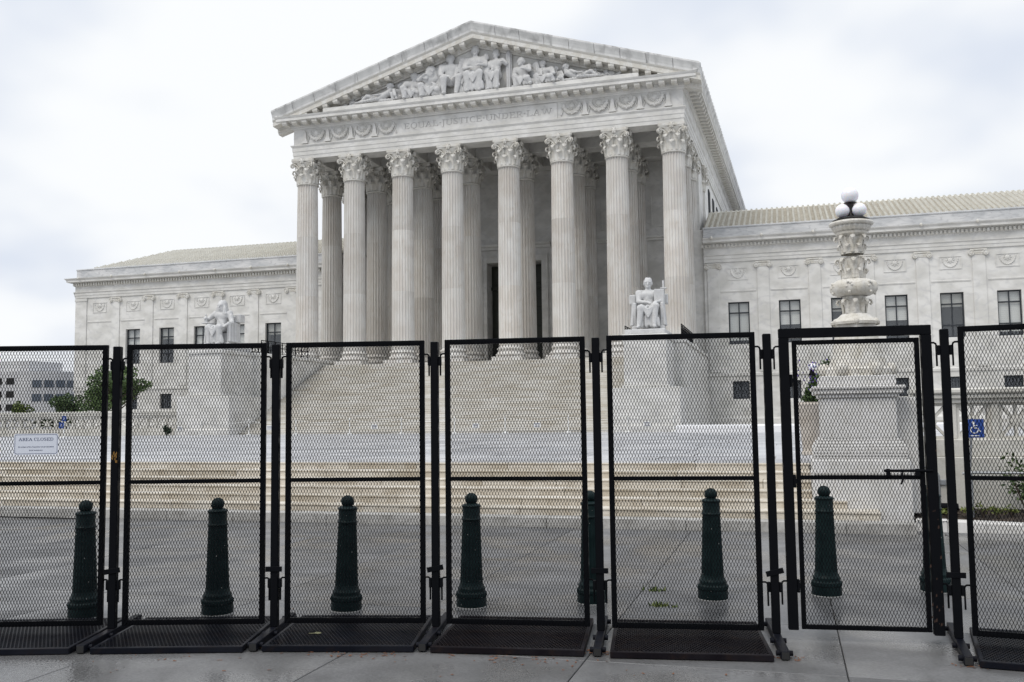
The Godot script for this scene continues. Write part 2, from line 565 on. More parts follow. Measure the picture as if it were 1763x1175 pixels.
func make_lower_steps() -> void:
	var t := thing("plaza_steps", "seven low tan stone steps rising from the sidewalk to the plaza", "steps", Vector3(-10, 0, -15.6))
	var rng := RandomNumberGenerator.new()
	rng.seed = 9
	var ends := [1.72, 1.27, 0.83, 0.33, 0.33, 0.33, 0.33]
	for k in 7:
		var s := part("step", t, Vector3(0, 0, 0))
		var y0 := -0.02 if k == 0 else 0.155 + 0.125 * (k - 1) - 0.012
		var y1 := 0.155 + 0.125 * k
		var z := -14.56 - 0.35 * k
		var x := -26.0 + rng.randf()
		while x < ends[k] - 0.01:
			var l := rng.randf_range(1.3, 2.3)
			if ends[k] - x - l < 0.6: l = ends[k] - x
			var b := MB.new()
			b.span(Vector3(x + 0.003, y0, z - 0.40), Vector3(x + l - 0.003, y1 - (0.03 if k > 0 else 0.0), z - (0.006 if k > 0 else 0.0)), 0.008)
			if k > 0: b.span(Vector3(x + 0.003, y1 - 0.032, z - 0.40), Vector3(x + l - 0.003, y1, z + 0.014 + rng.randf_range(-0.003, 0.003)), 0.007)
			wobj("stone", b, M.curb if k == 0 else M.step[rng.randi_range(0, 3)], s)
			x += l
	# plaza
	var pl := MB.new()
	var za := -16.98
	var zb := -58.8
	pl.quad(Vector3(-80, PLAZA_EDGE - 0.015, za), Vector3(40, PLAZA_EDGE - 0.015, za), Vector3(40, PLAZA_FAR - 0.015, zb), Vector3(-80, PLAZA_FAR - 0.015, zb))
	pl.quad(Vector3(-80, PLAZA_FAR - 0.015, zb), Vector3(40, PLAZA_FAR - 0.015, zb), Vector3(40, PLAZA_FAR - 0.015, -82), Vector3(-80, PLAZA_FAR - 0.015, -82))
	var po := structure("plaza", pl, M.curb)
	for v in 2:
		var b := MB.new()
		var r2 := RandomNumberGenerator.new()
		r2.seed = 21
		var z := za + 0.3
		while z > zb:
			var x := -62.0 + r2.randf()
			var dz := 1.5
			while x < 30:
				var dx := 2.2
				if r2.randi() % 2 == v:
					var z0 := z
					var z1 := z - dz + 0.035
					var ya := lerpf(PLAZA_EDGE, PLAZA_FAR, (za - z0) / (za - zb))
					var yb := lerpf(PLAZA_EDGE, PLAZA_FAR, (za - z1) / (za - zb))
					var e := x + dx - 0.025
					b.quad(Vector3(x, ya, z0), Vector3(e, ya, z0), Vector3(e, yb, z1), Vector3(x, yb, z1))
					b.quad(Vector3(x, ya - 0.02, z0), Vector3(e, ya - 0.02, z0), Vector3(e, ya, z0), Vector3(x, ya, z0))
				x += dx
			z -= dz
		var o := wobj("paving_slabs", b, M.plaza if v == 0 else M.plaza2, po)
		o.set_meta("kind", "stuff")

func make_upper_stairs() -> void:
	var t := thing("grand_staircase", "broad pale marble staircase climbing from the plaza to the columned portico", "stairs", Vector3(XC, PLAZA_FAR, -65))
	var nst := 36
	var r := (TOPSTEP - PLAZA_FAR) / nst
	var tread := 13.0 / nst
	for k in nst:
		var b := MB.new()
		var z := -58.6 - tread * k
		b.span(Vector3(XC - 13.42, PLAZA_FAR + r * k - 0.03, z - tread - 0.05), Vector3(XC + 13.42, PLAZA_FAR + r * (k + 1), z), 0.012)
		b.span(Vector3(XC - 13.42, PLAZA_FAR + r * (k + 1) - 0.045, z - 0.1), Vector3(XC + 13.42, PLAZA_FAR + r * (k + 1) - 0.002, z + 0.022))
		wobj("step", b, M.stair if k % 3 else M.stair2, t)
	var b2 := MB.new()
	b2.span(Vector3(XC - HALF - 0.6, TOPSTEP - 0.4, -83.5), Vector3(XC + HALF + 0.6, TOPSTEP, -71.58))
	wobj("landing", b2, M.wall, t)

# the massive blocks beside the stairs, each carrying a seated figure
func make_cheek(side: float, label: String) -> void:
	var cx := XC + side * 15.55
	var t := thing("pedestal_block", label, "pedestal", Vector3(cx, PLAZA_FAR, -66))
	var inn := cx - side * 2.0
	var outx := cx + side * 2.0
	var b := MB.new()
	b.span(Vector3(inn - side * 0.12, PLAZA_FAR - 0.1, -80.5), Vector3(outx + side * 0.12, 3.42, -57.4), 0.03)
	wobj("lower_course", b, M.wall, t)
	b = MB.new()
	b.span(Vector3(inn - side * 0.2, 0.55, -80.4), Vector3(outx + side * 0.2, PLAZA_FAR + 0.42, -57.3), 0.05)
	wobj("plinth_course", b, M.wall, t)
	b = MB.new()
	b.span(Vector3(cx - 1.32, 3.42, -62.0), Vector3(cx + 1.32, 6.42, -57.62), 0.02)
	b.span(Vector3(cx - 1.45, 3.42, -62.0), Vector3(cx + 1.45, 3.58, -57.52), 0.04)
	b.span(Vector3(inn, 3.42, -80.45), Vector3(outx, 6.42, -61.8), 0.02)
	wobj("upper_block", b, M.wall, t)
	b = MB.new()
	b.span(Vector3(cx - 1.42, 6.42, -61.7), Vector3(cx + 1.42, 6.70, -57.5), 0.05)
	b.span(Vector3(inn - side * 0.1, 6.42, -80.47), Vector3(outx + side * 0.1, 6.69, -61.7), 0.05)
	wobj("capping", b, M.wall, t)
	b = MB.new()
	b.span(Vector3(cx - 1.26, 6.70, -61.6), Vector3(cx + 1.26, 7.02, -57.75), 0.04)
	wobj("figure_base", b, M.figure, t)

func make_railing(x: float, z0: float, z1: float, label: String) -> void:
	var t := thing("iron_railing", label, "railing", Vector3(x, 6.7, (z0 + z1) / 2))
	var b := MB.new()
	b.span(Vector3(x - 0.03, 7.6, z0), Vector3(x + 0.03, 7.66, z1))
	wobj("top_rail", b, M.black, t)
	b = MB.new()
	b.span(Vector3(x - 0.025, 6.76, z0), Vector3(x + 0.025, 6.8, z1))
	wobj("bottom_rail", b, M.black, t)
	var nn := int(absf(z1 - z0) / 0.9)
	for k in nn + 1:
		var z := lerpf(z0, z1, float(k) / nn)
		b = MB.new()
		b.span(Vector3(x - 0.025, 6.7, z - 0.025), Vector3(x + 0.025, 7.62, z + 0.025))
		wobj("upright", b, M.black, t)
		if k < nn:
			b = MB.new()
			var dz := (z1 - z0) / nn
			for s in [[0.28, 0.32], [0.72, 0.32], [0.28, 0.68], [0.72, 0.68], [0.5, 0.5]]:
				var path := []
				for q in 11:
					var a := TAU * q / 10.0
					path.push_back(Vector3(x, 6.8 + 0.8 * s[1] + 0.19 * sin(a), z + dz * (s[0] + 0.24 * cos(a))))
				b.tube(path, 0.018, 4)
			wobj("scrollwork", b, M.black, t)

# ---------------------------------------------------------------- columns
func shaft_mesh(ya: float, yb: float, m0: Material) -> ArrayMesh:
	var b := MB.new()
	var fl := 24
	var prof := [[0.0, 0.05], [0.06, 0.0], [0.14, 0.0], [0.20, -0.055], [0.36, -0.09], [0.57, -0.105], [0.78, -0.09], [0.94, -0.055]]
	var rows := []
	var H := 14.75
	for i in 6:
		var t := i / 5.0
		t = lerpf(ya, yb, t) / H
		var R := lerpf(0.965, 0.865, pow(t, 1.6))
		var ring := []
		for k in fl:
			for q in [0.0, 0.14, 0.22, 0.4, 0.57, 0.74, 0.92]:
				var dpt := 0.0
				if q > 0.14: dpt = 0.115 * sqrt(maxf(0, 1.0 - pow((q - 0.57) / 0.43, 2)))
				var a: float = TAU * (k + q) / fl
				ring.push_back(Vector3(sin(a) * (R - dpt), H * t, cos(a) * (R - dpt)))
		rows.push_back(ring)
	var m: int = rows[0].size()
	for i in 5:
		for k in m:
			var k2 := (k + 1) % m
			b.quad(rows[i][k], rows[i][k2], rows[i + 1][k2], rows[i + 1][k])
	return b.mesh(m0)

func base_mesh() -> ArrayMesh:
	var b := MB.new()
	b.box(Vector3(0, 0.17, 0), Vector3(2.55, 0.34, 2.55), 0.02)
	var pr := [Vector2(1.2, 0.34)]
	for i in 9: pr.push_back(Vector2(1.12 + 0.14 * sin(PI * i / 8.0), 0.36 + 0.30 * i / 8.0))
	pr.push_back(Vector2(1.1, 0.70)); pr.push_back(Vector2(1.02, 0.78)); pr.push_back(Vector2(1.04, 0.86)); pr.push_back(Vector2(1.08, 0.88))
	for i in 7: pr.push_back(Vector2(1.05 + 0.09 * sin(PI * i / 6.0), 0.90 + 0.18 * i / 6.0))
	pr.push_back(Vector2(1.0, 1.12)); pr.push_back(Vector2(0.965, 1.2))
	b.lathe(pr, 48)
	return b.mesh(M.column)

func leaf(b: MB, ang: float, y0: float, h: float, r0: float, curl: float, wid: float, off := 0.03) -> void:
	# an acanthus-like leaf standing on the bell, its tip rolled outwards: a thick blade swept along its rib
	var pts := []
	for i in 11:
		var t := i / 10.0
		if t < 0.6:
			var s := t / 0.6
			pts.push_back(Vector2(r0 + off + curl * 0.3 * s * s, y0 + h * 0.84 * s))
		else:
			var a := (t - 0.6) / 0.4 * PI * 1.45
			pts.push_back(Vector2(r0 + off + curl * 0.3 + curl * 0.36 * (1.0 - cos(a)), y0 + h * 0.84 + curl * 0.42 * sin(a)))
	var rings := []
	for i in 11:
		var t := i / 10.0
		var p: Vector2 = pts[i]
		var tg: Vector2 = (pts[mini(i + 1, 10)] - pts[maxi(i - 1, 0)]).normalized()
		var nn := Vector2(tg.y, -tg.x)
		var w := wid * (0.8 + 0.3 * sin(PI * minf(t * 1.2, 1))) * (1.0 if i % 2 == 0 else 0.84)
		if t > 0.85: w *= 0.7
		var th := off * 1.6
		var ring := []
		for k in 6:
			var u: float = [-1.0, -0.45, 0.0, 0.45, 1.0, 0.0][k]
			var q: float = [0.0, 0.55, 1.0, 0.55, 0.0, -0.8][k]
			var pp := p + nn * th * q
			var aa := ang + u * w / maxf(p.x, 0.1)
			ring.push_back(Vector3(sin(aa) * pp.x, pp.y, cos(aa) * pp.x))
		rings.push_back(ring)
	for i in 10:
		for k in 6:
			var k2 := (k + 1) % 6
			b.quad(rings[i][k], rings[i][k2], rings[i + 1][k2], rings[i + 1][k])
	for k in range(1, 5): b.tri(rings[10][0], rings[10][k], rings[10][k + 1])

func capital_mesh(m: Material, s := 1.0) -> ArrayMesh:
	var b := MB.new()
	b.xf = Transform3D(Basis.from_scale(Vector3.ONE * s), Vector3.ZERO)
	# astragal, bell
	b.lathe([Vector2(0.86, -0.10), Vector2(0.94, -0.06), Vector2(0.96, 0.0), Vector2(0.92, 0.06), Vector2(0.84, 0.09), Vector2(0.82, 0.6), Vector2(0.84, 1.2), Vector2(0.92, 1.6), Vector2(1.06, 1.86)], 32)
	for k in 8: leaf(b, TAU * k / 8.0, 0.06, 0.72, 0.84, 0.34, 0.26, 0.05)
	for k in 8: leaf(b, TAU * (k + 0.5) / 8.0, 0.08, 1.22, 0.84, 0.42, 0.26, 0.05)
	for k in 16: leaf(b, TAU * (k + 0.5) / 16.0, 0.9, 0.62, 0.85, 0.2, 0.09, 0.035)
	# corner volutes
	for k in 4:
		var a := TAU * (k + 0.5) / 4.0
		var e := Vector3(sin(a), 0, cos(a))
		var sd := Vector3(cos(a), 0, -sin(a))
		for q in [-1.0, 1.0]:
			var path := []
			for i in 8:
				var t := i / 7.0
				path.push_back(e * lerpf(0.86, 1.30, t * t) + sd * q * lerpf(0.36, 0.08, t) + Vector3(0, lerpf(0.95, 1.78, sqrt(t)), 0))
			for i in 14:
				var t := i / 13.0
				var aa := PI * 0.5 - t * TAU * 1.3
				var rr := 0.20 * (1.0 - 0.75 * t)
				path.push_back(e * (1.34 + rr * cos(aa)) + sd * q * 0.08 + Vector3(0, 1.60 + rr * sin(aa), 0))
			b.tube(path, 0.065, 6, 0.045)
	# inner helices and flower on each face
	for k in 4:
		var a := TAU * k / 4.0
		var e := Vector3(sin(a), 0, cos(a))
		var sd := Vector3(cos(a), 0, -sin(a))
		for q in [-1.0, 1.0]:
			var path := []
			for i in 6:
				var t := i / 5.0
				path.push_back(e * lerpf(0.88, 1.02, t) + sd * q * lerpf(0.34, 0.12, t) + Vector3(0, lerpf(0.95, 1.66, sqrt(t)), 0))
			for i in 9:
				var t := i / 8.0
				var aa := PI * 0.5 - t * TAU
				var rr := 0.12 * (1.0 - 0.7 * t)
				path.push_back(e * 1.03 + sd * q * (0.10 - rr * cos(aa) + 0.02) + Vector3(0, 1.54 + rr * sin(aa), 0))
			b.tube(path, 0.05, 5)
		b.ball(e * 1.06 + Vector3(0, 1.98, 0), 0.2, 8, Vector3(1, 1.15, 0.8))
		for i in 6: b.ball(e * 1.10 + sd * 0.17 * cos(i * TAU / 6) + Vector3(0, 1.98 + 0.19 * sin(i * TAU / 6), 0), 0.085, 6)
	# abacus with hollow sides
	var top := []
	for k in 4:
		var a := TAU * (k + 0.5) / 4.0
		var a2 := TAU * (k + 1.5) / 4.0
		var p := Vector2(sin(a), cos(a)) * 1.52
		var p2 := Vector2(sin(a2), cos(a2)) * 1.52
		var dir := (p2 - p).normalized()
		var inw := -(p + p2).normalized()
		for i in 8:
			var t := i / 7.0
			var q := (p + dir * 0.1).lerp(p2 - dir * 0.1, t) + inw * 0.22 * sin(PI * t)
			top.push_back(q)
	var lv := [[0.93, 1.86], [0.96, 1.96], [1.0, 2.0], [1.0, 2.2]]
	var mm := top.size()
	for i in 3:
		for k in mm:
			var k2 := (k + 1) % mm
			var A: Vector2 = top[k] * lv[i][0]
			var B: Vector2 = top[k2] * lv[i][0]
			var C: Vector2 = top[k2] * lv[i + 1][0]
			var D: Vector2 = top[k] * lv[i + 1][0]
			b.quad(Vector3(A.x, lv[i][1], A.y), Vector3(B.x, lv[i][1], B.y), Vector3(C.x, lv[i + 1][1], C.y), Vector3(D.x, lv[i + 1][1], D.y))
	for k in mm:
		var k2 := (k + 1) % mm
		b.tri(Vector3(0, 2.2, 0), Vector3(top[k].x, 2.2, top[k].y), Vector3(top[k2].x, 2.2, top[k2].y))
		b.tri(Vector3(0, 1.86, 0), Vector3(top[k2].x * 0.93, 1.86, top[k2].y * 0.93), Vector3(top[k].x * 0.93, 1.86, top[k].y * 0.93))
	return b.mesh(m)

# ---------------------------------------------------------------- the courthouse
func col_x() -> Array:
	var o := []
	for s in [-1.0, 1.0]:
		for k in 4:
			o.push_back(XC + s * (2.463 + 4.4965 * k))
	o.sort()
	return o

func make_courthouse() -> void:
	var C := thing("courthouse", "white marble courthouse with columned portico, carved pediment and long windowed wings", "building", Vector3(XC, 0, -90))
	var b := MB.new()
	var xs := col_x()
	# columns: front row, second row, engaged row at the wall
	var drums := []
	var cuts := [0.0, 4.9, 10.1, 14.75]
	var dr := RandomNumberGenerator.new()
	dr.seed = 17
	for k in 3:
		drums.push_back([])
		for v in 3: drums[k].push_back(shaft_mesh(cuts[k] + (0.006 if k > 0 else 0.0), cuts[k + 1], M.drum[v]))
	var cbase := base_mesh()
	var cap := capital_mesh(M.carved)
	for row in [COLZ, -77.7, -82.35]:
		for x in xs:
			if row < -80.0 and absf(x - XC) < 3.0: continue
			var c := part("column", C, Vector3(x, TOPSTEP, row) - C.position)
			inst("base", cbase, c)
			for k in 3: inst("drum", drums[k][dr.randi_range(0, 2)], c, Vector3(0, 1.2, 0))
			inst("capital", cap, c, Vector3(0, 15.95, 0))
	# half columns seen on the flank behind the portico
	for z in [-86.75]:
		for sx in [-1.0, 1.0]:
			var c := part("column", C, Vector3(XC + sx * 15.95 + (0.4 if sx > 0 else 0.0), TOPSTEP, z) - C.position)
			for k in 3: inst("drum", drums[k][dr.randi_range(0, 2)], c, Vector3(0, 1.2, 0))
			inst("capital", cap, c, Vector3(0, 15.95, 0))
	# main block walls
	b = MB.new()
	b.span(Vector3(XC - 16.75, 0.5, -129), Vector3(XC - 2.65, 24.35, -83.0))
	b.span(Vector3(XC + 2.65, 0.5, -129), Vector3(XC + 16.7, 24.34, -83.0))
	b.quad(Vector3(XC + 17.0, 0.5, -83.0), Vector3(XC + 17.95, 0.5, -129), Vector3(XC + 17.95, 24.35, -129), Vector3(XC + 17.0, 24.35, -83.0))
	b.quad(Vector3(XC + 16.6, 0.5, -83.0), Vector3(XC + 17.0, 0.5, -83.0), Vector3(XC + 17.0, 24.35, -83.0), Vector3(XC + 16.6, 24.35, -83.0))
	b.span(Vector3(XC - 2.65, 16.0, -129), Vector3(XC + 2.65, 24.35, -83.0))
	b.span(Vector3(XC - 2.65, 0.5, -129), Vector3(XC + 2.65, TOPSTEP - 0.01, -83.0))
	b.span(Vector3(XC - 2.65, TOPSTEP - 0.01, -129), Vector3(XC + 2.65, 16.0, -84.6))
	b.span(Vector3(XC + 16.62, 0.52, -83.02), Vector3(XC + 17.46, 17.45, -80.9))
	wobj("portico_wall", b, M.wall, C)
	# door
	var d := part("door", C, Vector3(XC, TOPSTEP, -84.4) - C.position)
	b = MB.new()
	b.box(Vector3(-1.3, 3.7, 0), Vector3(2.56, 7.4, 0.16), 0.02)
	for k in 4: b.box(Vector3(-1.3, 1.0 + 1.8 * k, 0.08), Vector3(1.9, 1.4, 0.08), 0.04)
	obj("leaf", b, M.door, d)
	b = MB.new()
	b.box(Vector3(1.3, 3.7, 0), Vector3(2.56, 7.4, 0.16), 0.02)
	for k in 4: b.box(Vector3(1.3, 1.0 + 1.8 * k, 0.08), Vector3(1.9, 1.4, 0.08), 0.04)
	obj("leaf", b, M.door, d)
	b = MB.new()
	b.box(Vector3(0, 7.55, 0.1), Vector3(5.28, 0.3, 0.35), 0.03)
	b.box(Vector3(0, 8.7, 0), Vector3(5.28, 2.0, 0.12), 0.02)
	for k in 3: b.box(Vector3(-1.7 + 1.7 * k, 8.7, 0.06), Vector3(1.3, 1.5, 0.1), 0.04)
	obj("transom", b, M.door, d)
	# door surround
	b = MB.new()
	for s in [-1.0, 1.0]:
		b.span(Vector3(XC + s * 2.62, TOPSTEP, -83.0), Vector3(XC + s * 3.25, 16.55, -82.78), 0.03)
		b.span(Vector3(XC + s * 3.0, TOPSTEP, -82.8), Vector3(XC + s * 3.25, 16.75, -82.68), 0.03)
	b.span(Vector3(XC - 2.62, 16.0, -82.99), Vector3(XC + 2.62, 16.55, -82.78), 0.03)
	b.run(Vector3(XC - 3.5, 17.2, -82.99), Vector3(XC + 3.5, 17.2, -82.99), Vector3(0, 0, 1), [Vector2(0, 0), Vector2(0.2, 0), Vector2(0.25, 0.2), Vector2(0.45, 0.3), Vector2(0.5, 0.5), Vector2(0, 0.55)])
	wobj("door_surround", b, M.wall, C)
	# string course and wall panels inside the portico
	b = MB.new()
	for q in [[XC - 16.7, XC - 3.6], [XC + 3.6, XC + 16.7]]:
		b.run(Vector3(q[0], 17.2, -82.99), Vector3(q[1], 17.2, -82.99), Vector3(0, 0, 1), [Vector2(0, 0), Vector2(0.12, 0), Vector2(0.12, 0.15), Vector2(0.28, 0.25), Vector2(0.3, 0.42), Vector2(0, 0.45)])
	for i in 7:
		var xa: float = xs[i] + 1.25
		var xb: float = xs[i + 1] - 1.25
		for y in [[18.4, 21.3]]:
			for e in [[xa, y[0], xb, y[0] + 0.12], [xa, y[1] - 0.12, xb, y[1]], [xa, y[0] + 0.12, xa + 0.12, y[1] - 0.12], [xb - 0.12, y[0] + 0.12, xb, y[1] - 0.12]]:
				b.span(Vector3(e[0], e[1], -83.0), Vector3(e[2], e[3], -82.93))
	wobj("wall_panels", b, M.wall, C)
	# ceiling and its beams
	b = MB.new()
	b.span(Vector3(XC - 16.0, 26.2, -83), Vector3(XC + 16.0, 26.5, -72.3))
	for x in xs: b.span(Vector3(x - 0.8, 24.36, -83.0), Vector3(x + 0.8, 26.2, -73.9))
	for z in [-77.7, -82.3]: b.span(Vector3(XC - 15.9, 24.37, z - 0.78), Vector3(XC + 15.9, 26.2, z + 0.78))
	wobj("portico_ceiling", b, M.wall, C)
	b = MB.new()
	for i in 7:
		for z in [[-76.92, -73.95], [-81.5, -78.5]]:
			var xa: float = xs[i] + 0.8
			var xb: float = xs[i + 1] - 0.8
			for q in [0.0, 0.34, 0.67, 1.0]:
				var x := lerpf(xa, xb, q)
				b.span(Vector3(x - 0.12, 25.7, z[0]), Vector3(x + 0.12, 26.19, z[1]))
			for q in [0.34, 0.67]:
				var zz := lerpf(z[0], z[1], q)
				b.span(Vector3(xa, 25.72, zz - 0.12), Vector3(xb, 26.19, zz + 0.12))
	wobj("coffers", b, M.wall, C)
	# ---- entablature: three fasciae, frieze, cornice round the front and both flanks
	var F := Vector3(0, 0, 1)
	var L := Vector3(XC - HALF, 24.35, AZ)
	var R := Vector3(XC + HALF, 24.35, AZ)
	var LB := Vector3(XC - HALF, 24.35, -129)
	var RB := Vector3(XC + HALF + 1.2, 24.35, -129)
	var SO := Vector3(56.75, 0, 1.2).normalized()
	var arch := [Vector2(-1.65, 0.0), Vector2(0, 0), Vector2(0, 0.30), Vector2(0.04, 0.32), Vector2(0.04, 0.66), Vector2(0.08, 0.68), Vector2(0.08, 1.02), Vector2(0.12, 1.05), Vector2(0.20, 1.16), Vector2(0.20, 1.22), Vector2(-0.02, 1.22)]
	b = MB.new()
	b.run(L, R, F, arch, 1, 1)
	b.run(LB, L, Vector3(-1, 0, 0), arch, 0, 1)
	b.run(R, RB, SO, arch, 1, 0)
	wobj("architrave", b, M.wall, C)
	b = MB.new()
	var fr := [Vector2(-0.02, 1.22), Vector2(-0.02, 2.62)]
	b.run(L, R, F, fr, 1, 1)
	b.run(LB, L, Vector3(-1, 0, 0), fr, 0.001, 1)
	b.run(R, RB, SO, fr, 1, 0.001)
	var fz := wobj("frieze", b, M.wall, C)
	frieze_reliefs(fz)
	var corn := [Vector2(-0.02, 2.62), Vector2(0.06, 2.64), Vector2(0.12, 2.74), Vector2(0.12, 2.80), Vector2(0.22, 2.84), Vector2(0.22, 3.14), Vector2(1.12, 3.16), Vector2(1.12, 3.40), Vector2(1.17, 3.43), Vector2(1.24, 3.55), Vector2(0.0, 3.62)]
	b = MB.new()
	b.run(L, R, F, corn, 1, 1)
	b.run(LB, L, Vector3(-1, 0, 0), corn, 0.001, 1)
	b.run(R, RB, SO, corn, 1, 0.001)
	wobj("cornice", b, M.wall, C)
	# gutter course along the flanks, above the cornice
	b = MB.new()
	var sima := [Vector2(0.9, 3.56), Vector2(1.22, 3.58), Vector2(1.26, 3.75), Vector2(1.40, 3.98), Vector2(1.42, 4.10), Vector2(0.9, 4.12)]
	b.run(LB, L + Vector3(0, 0, 1.2), Vector3(-1, 0, 0), sima, 0, 0)
	wobj("flank_gutter", b, M.weathered, C)
	b = MB.new()
	b.run(R + Vector3(0, 0, 1.2), RB, SO, sima, 0, 0)
	wobj("flank_gutter", b, M.weathered, C)
	b = MB.new()
	for i in 58:
		var z := -72.0 - 0.98 * i
		for s in [-1.0, 1.0]:
			b.box(Vector3(XC + s * (HALF + 1.36) + (0.0211 * (AZ - z) if s > 0 else 0.0), 28.62, z), Vector3(0.16, 0.34, 0.36), 0.05)
	var an := wobj("roof_edge_ornaments", b, M.weathered, C)
	an.set_meta("kind", "stuff")
	# modillions
	var mod := MB.new()
	mod.prism([Vector2(0, 0.0), Vector2(0.42, 0.02), Vector2(0.66, -0.02), Vector2(0.8, 0.1), Vector2(0.82, 0.3), Vector2(0, 0.3)], -0.23, 0.23)
	var modm := mod.mesh(M.carved)
	for i in 37:
		var x := XC + (i - 18) * 0.96
		var o := inst("modillion", modm, C, Vector3(x, 27.20, AZ + 0.2) - C.position)
		o.rotation.y = -PI / 2
	for i in 56:
		inst("modillion", modm, C, Vector3(XC + HALF + 0.2 + 0.0207 * i, 27.20, AZ - 0.4 - 0.98 * i) - C.position)
	# ---- pediment
	var tipx := 18.34
	var tipy := 28.45
	var apy := 34.10
	var sl := (apy - tipy) / tipx
	var P := part("pediment", C, Vector3(XC, 28, AZ) - C.position)
	b = MB.new()
	b.prism([Vector2(XC - 17.6, 27.95), Vector2(XC + 17.6, 27.95), Vector2(XC, 27.95 + 17.6 * sl)], AZ - 0.9, AZ - 0.12)
	wobj("tympanum", b, M.wall, P)
	b = MB.new()
	b.span(Vector3(XC - 13.6, 27.9, AZ - 0.3), Vector3(XC + 13.6, 28.33, AZ + 0.95), 0.04)
	wobj("figure_ledge", b, M.wall, P)
	# raking cornice: corona below, stained gutter moulding above
	for s in [-1.0, 1.0]:
		var A := Vector3(XC + s * tipx, 0, AZ)
		var B := Vector3(XC, 0, AZ)
		A.y = tipy
		B.y = apy
		b = MB.new()
		var corona := [Vector2(-0.6, -1.78), Vector2(0.05, -1.76), Vector2(0.10, -1.62), Vector2(0.2, -1.6), Vector2(0.22, -1.32), Vector2(1.05, -1.30), Vector2(1.05, -0.95), Vector2(1.10, -0.90), Vector2(1.16, -0.80), Vector2(-0.6, -0.8)]
		if s < 0: b.run(A, B, F, corona, 0, 0)
		else: b.run(B, A, F, corona, 0, 0)
		wobj("raking_corona", b, M.carved, P)
		# in separate gutter stones
		var nst := 9
		for k in nst:
			b = MB.new()
			var t0 := float(k) / nst + 0.001
			var t1 := float(k + 1) / nst - 0.001
			if k == nst - 1: t1 = 1.0
			var gut := [Vector2(-0.6, -0.795), Vector2(1.14, -0.795), Vector2(1.17, -0.62), Vector2(1.27, -0.40), Vector2(1.40, -0.18), Vector2(1.43, -0.12), Vector2(1.43, 0.0), Vector2(-0.6, 0.0)]
			var a := A.lerp(B, t0)
			var e := A.lerp(B, t1)
			if s < 0: b.run(a, e, F, gut, 0, 0)
			else: b.run(e, a, F, gut, 0, 0)
			wobj("gutter_stone", b, M.weathered, P)
		# roof slope behind
		b = MB.new()
		var q0 := Vector3(XC + s * 18.3, 28.4, AZ - 0.55)
		var q1 := Vector3(XC, apy - 0.05, AZ - 0.55)
		b.quad(q0, q1, q1 + Vector3(0, 0, -56.5), q0 + Vector3(0, 0, -56.5))
		wobj("roof_slope", b, M.tile, P)
		for i in 17:
			var dx := 0.9 + 0.96 * i
			var o := inst("modillion", modm, P, Vector3(XC + s * dx, apy - dx * sl - 1.60, AZ + 0.2) - P.global_position)
			o.rotation.y = -PI / 2
	pediment_figures(P)
	side_windows(C)
	make_wing(C, -1.0)
	make_wing(C, 1.0)

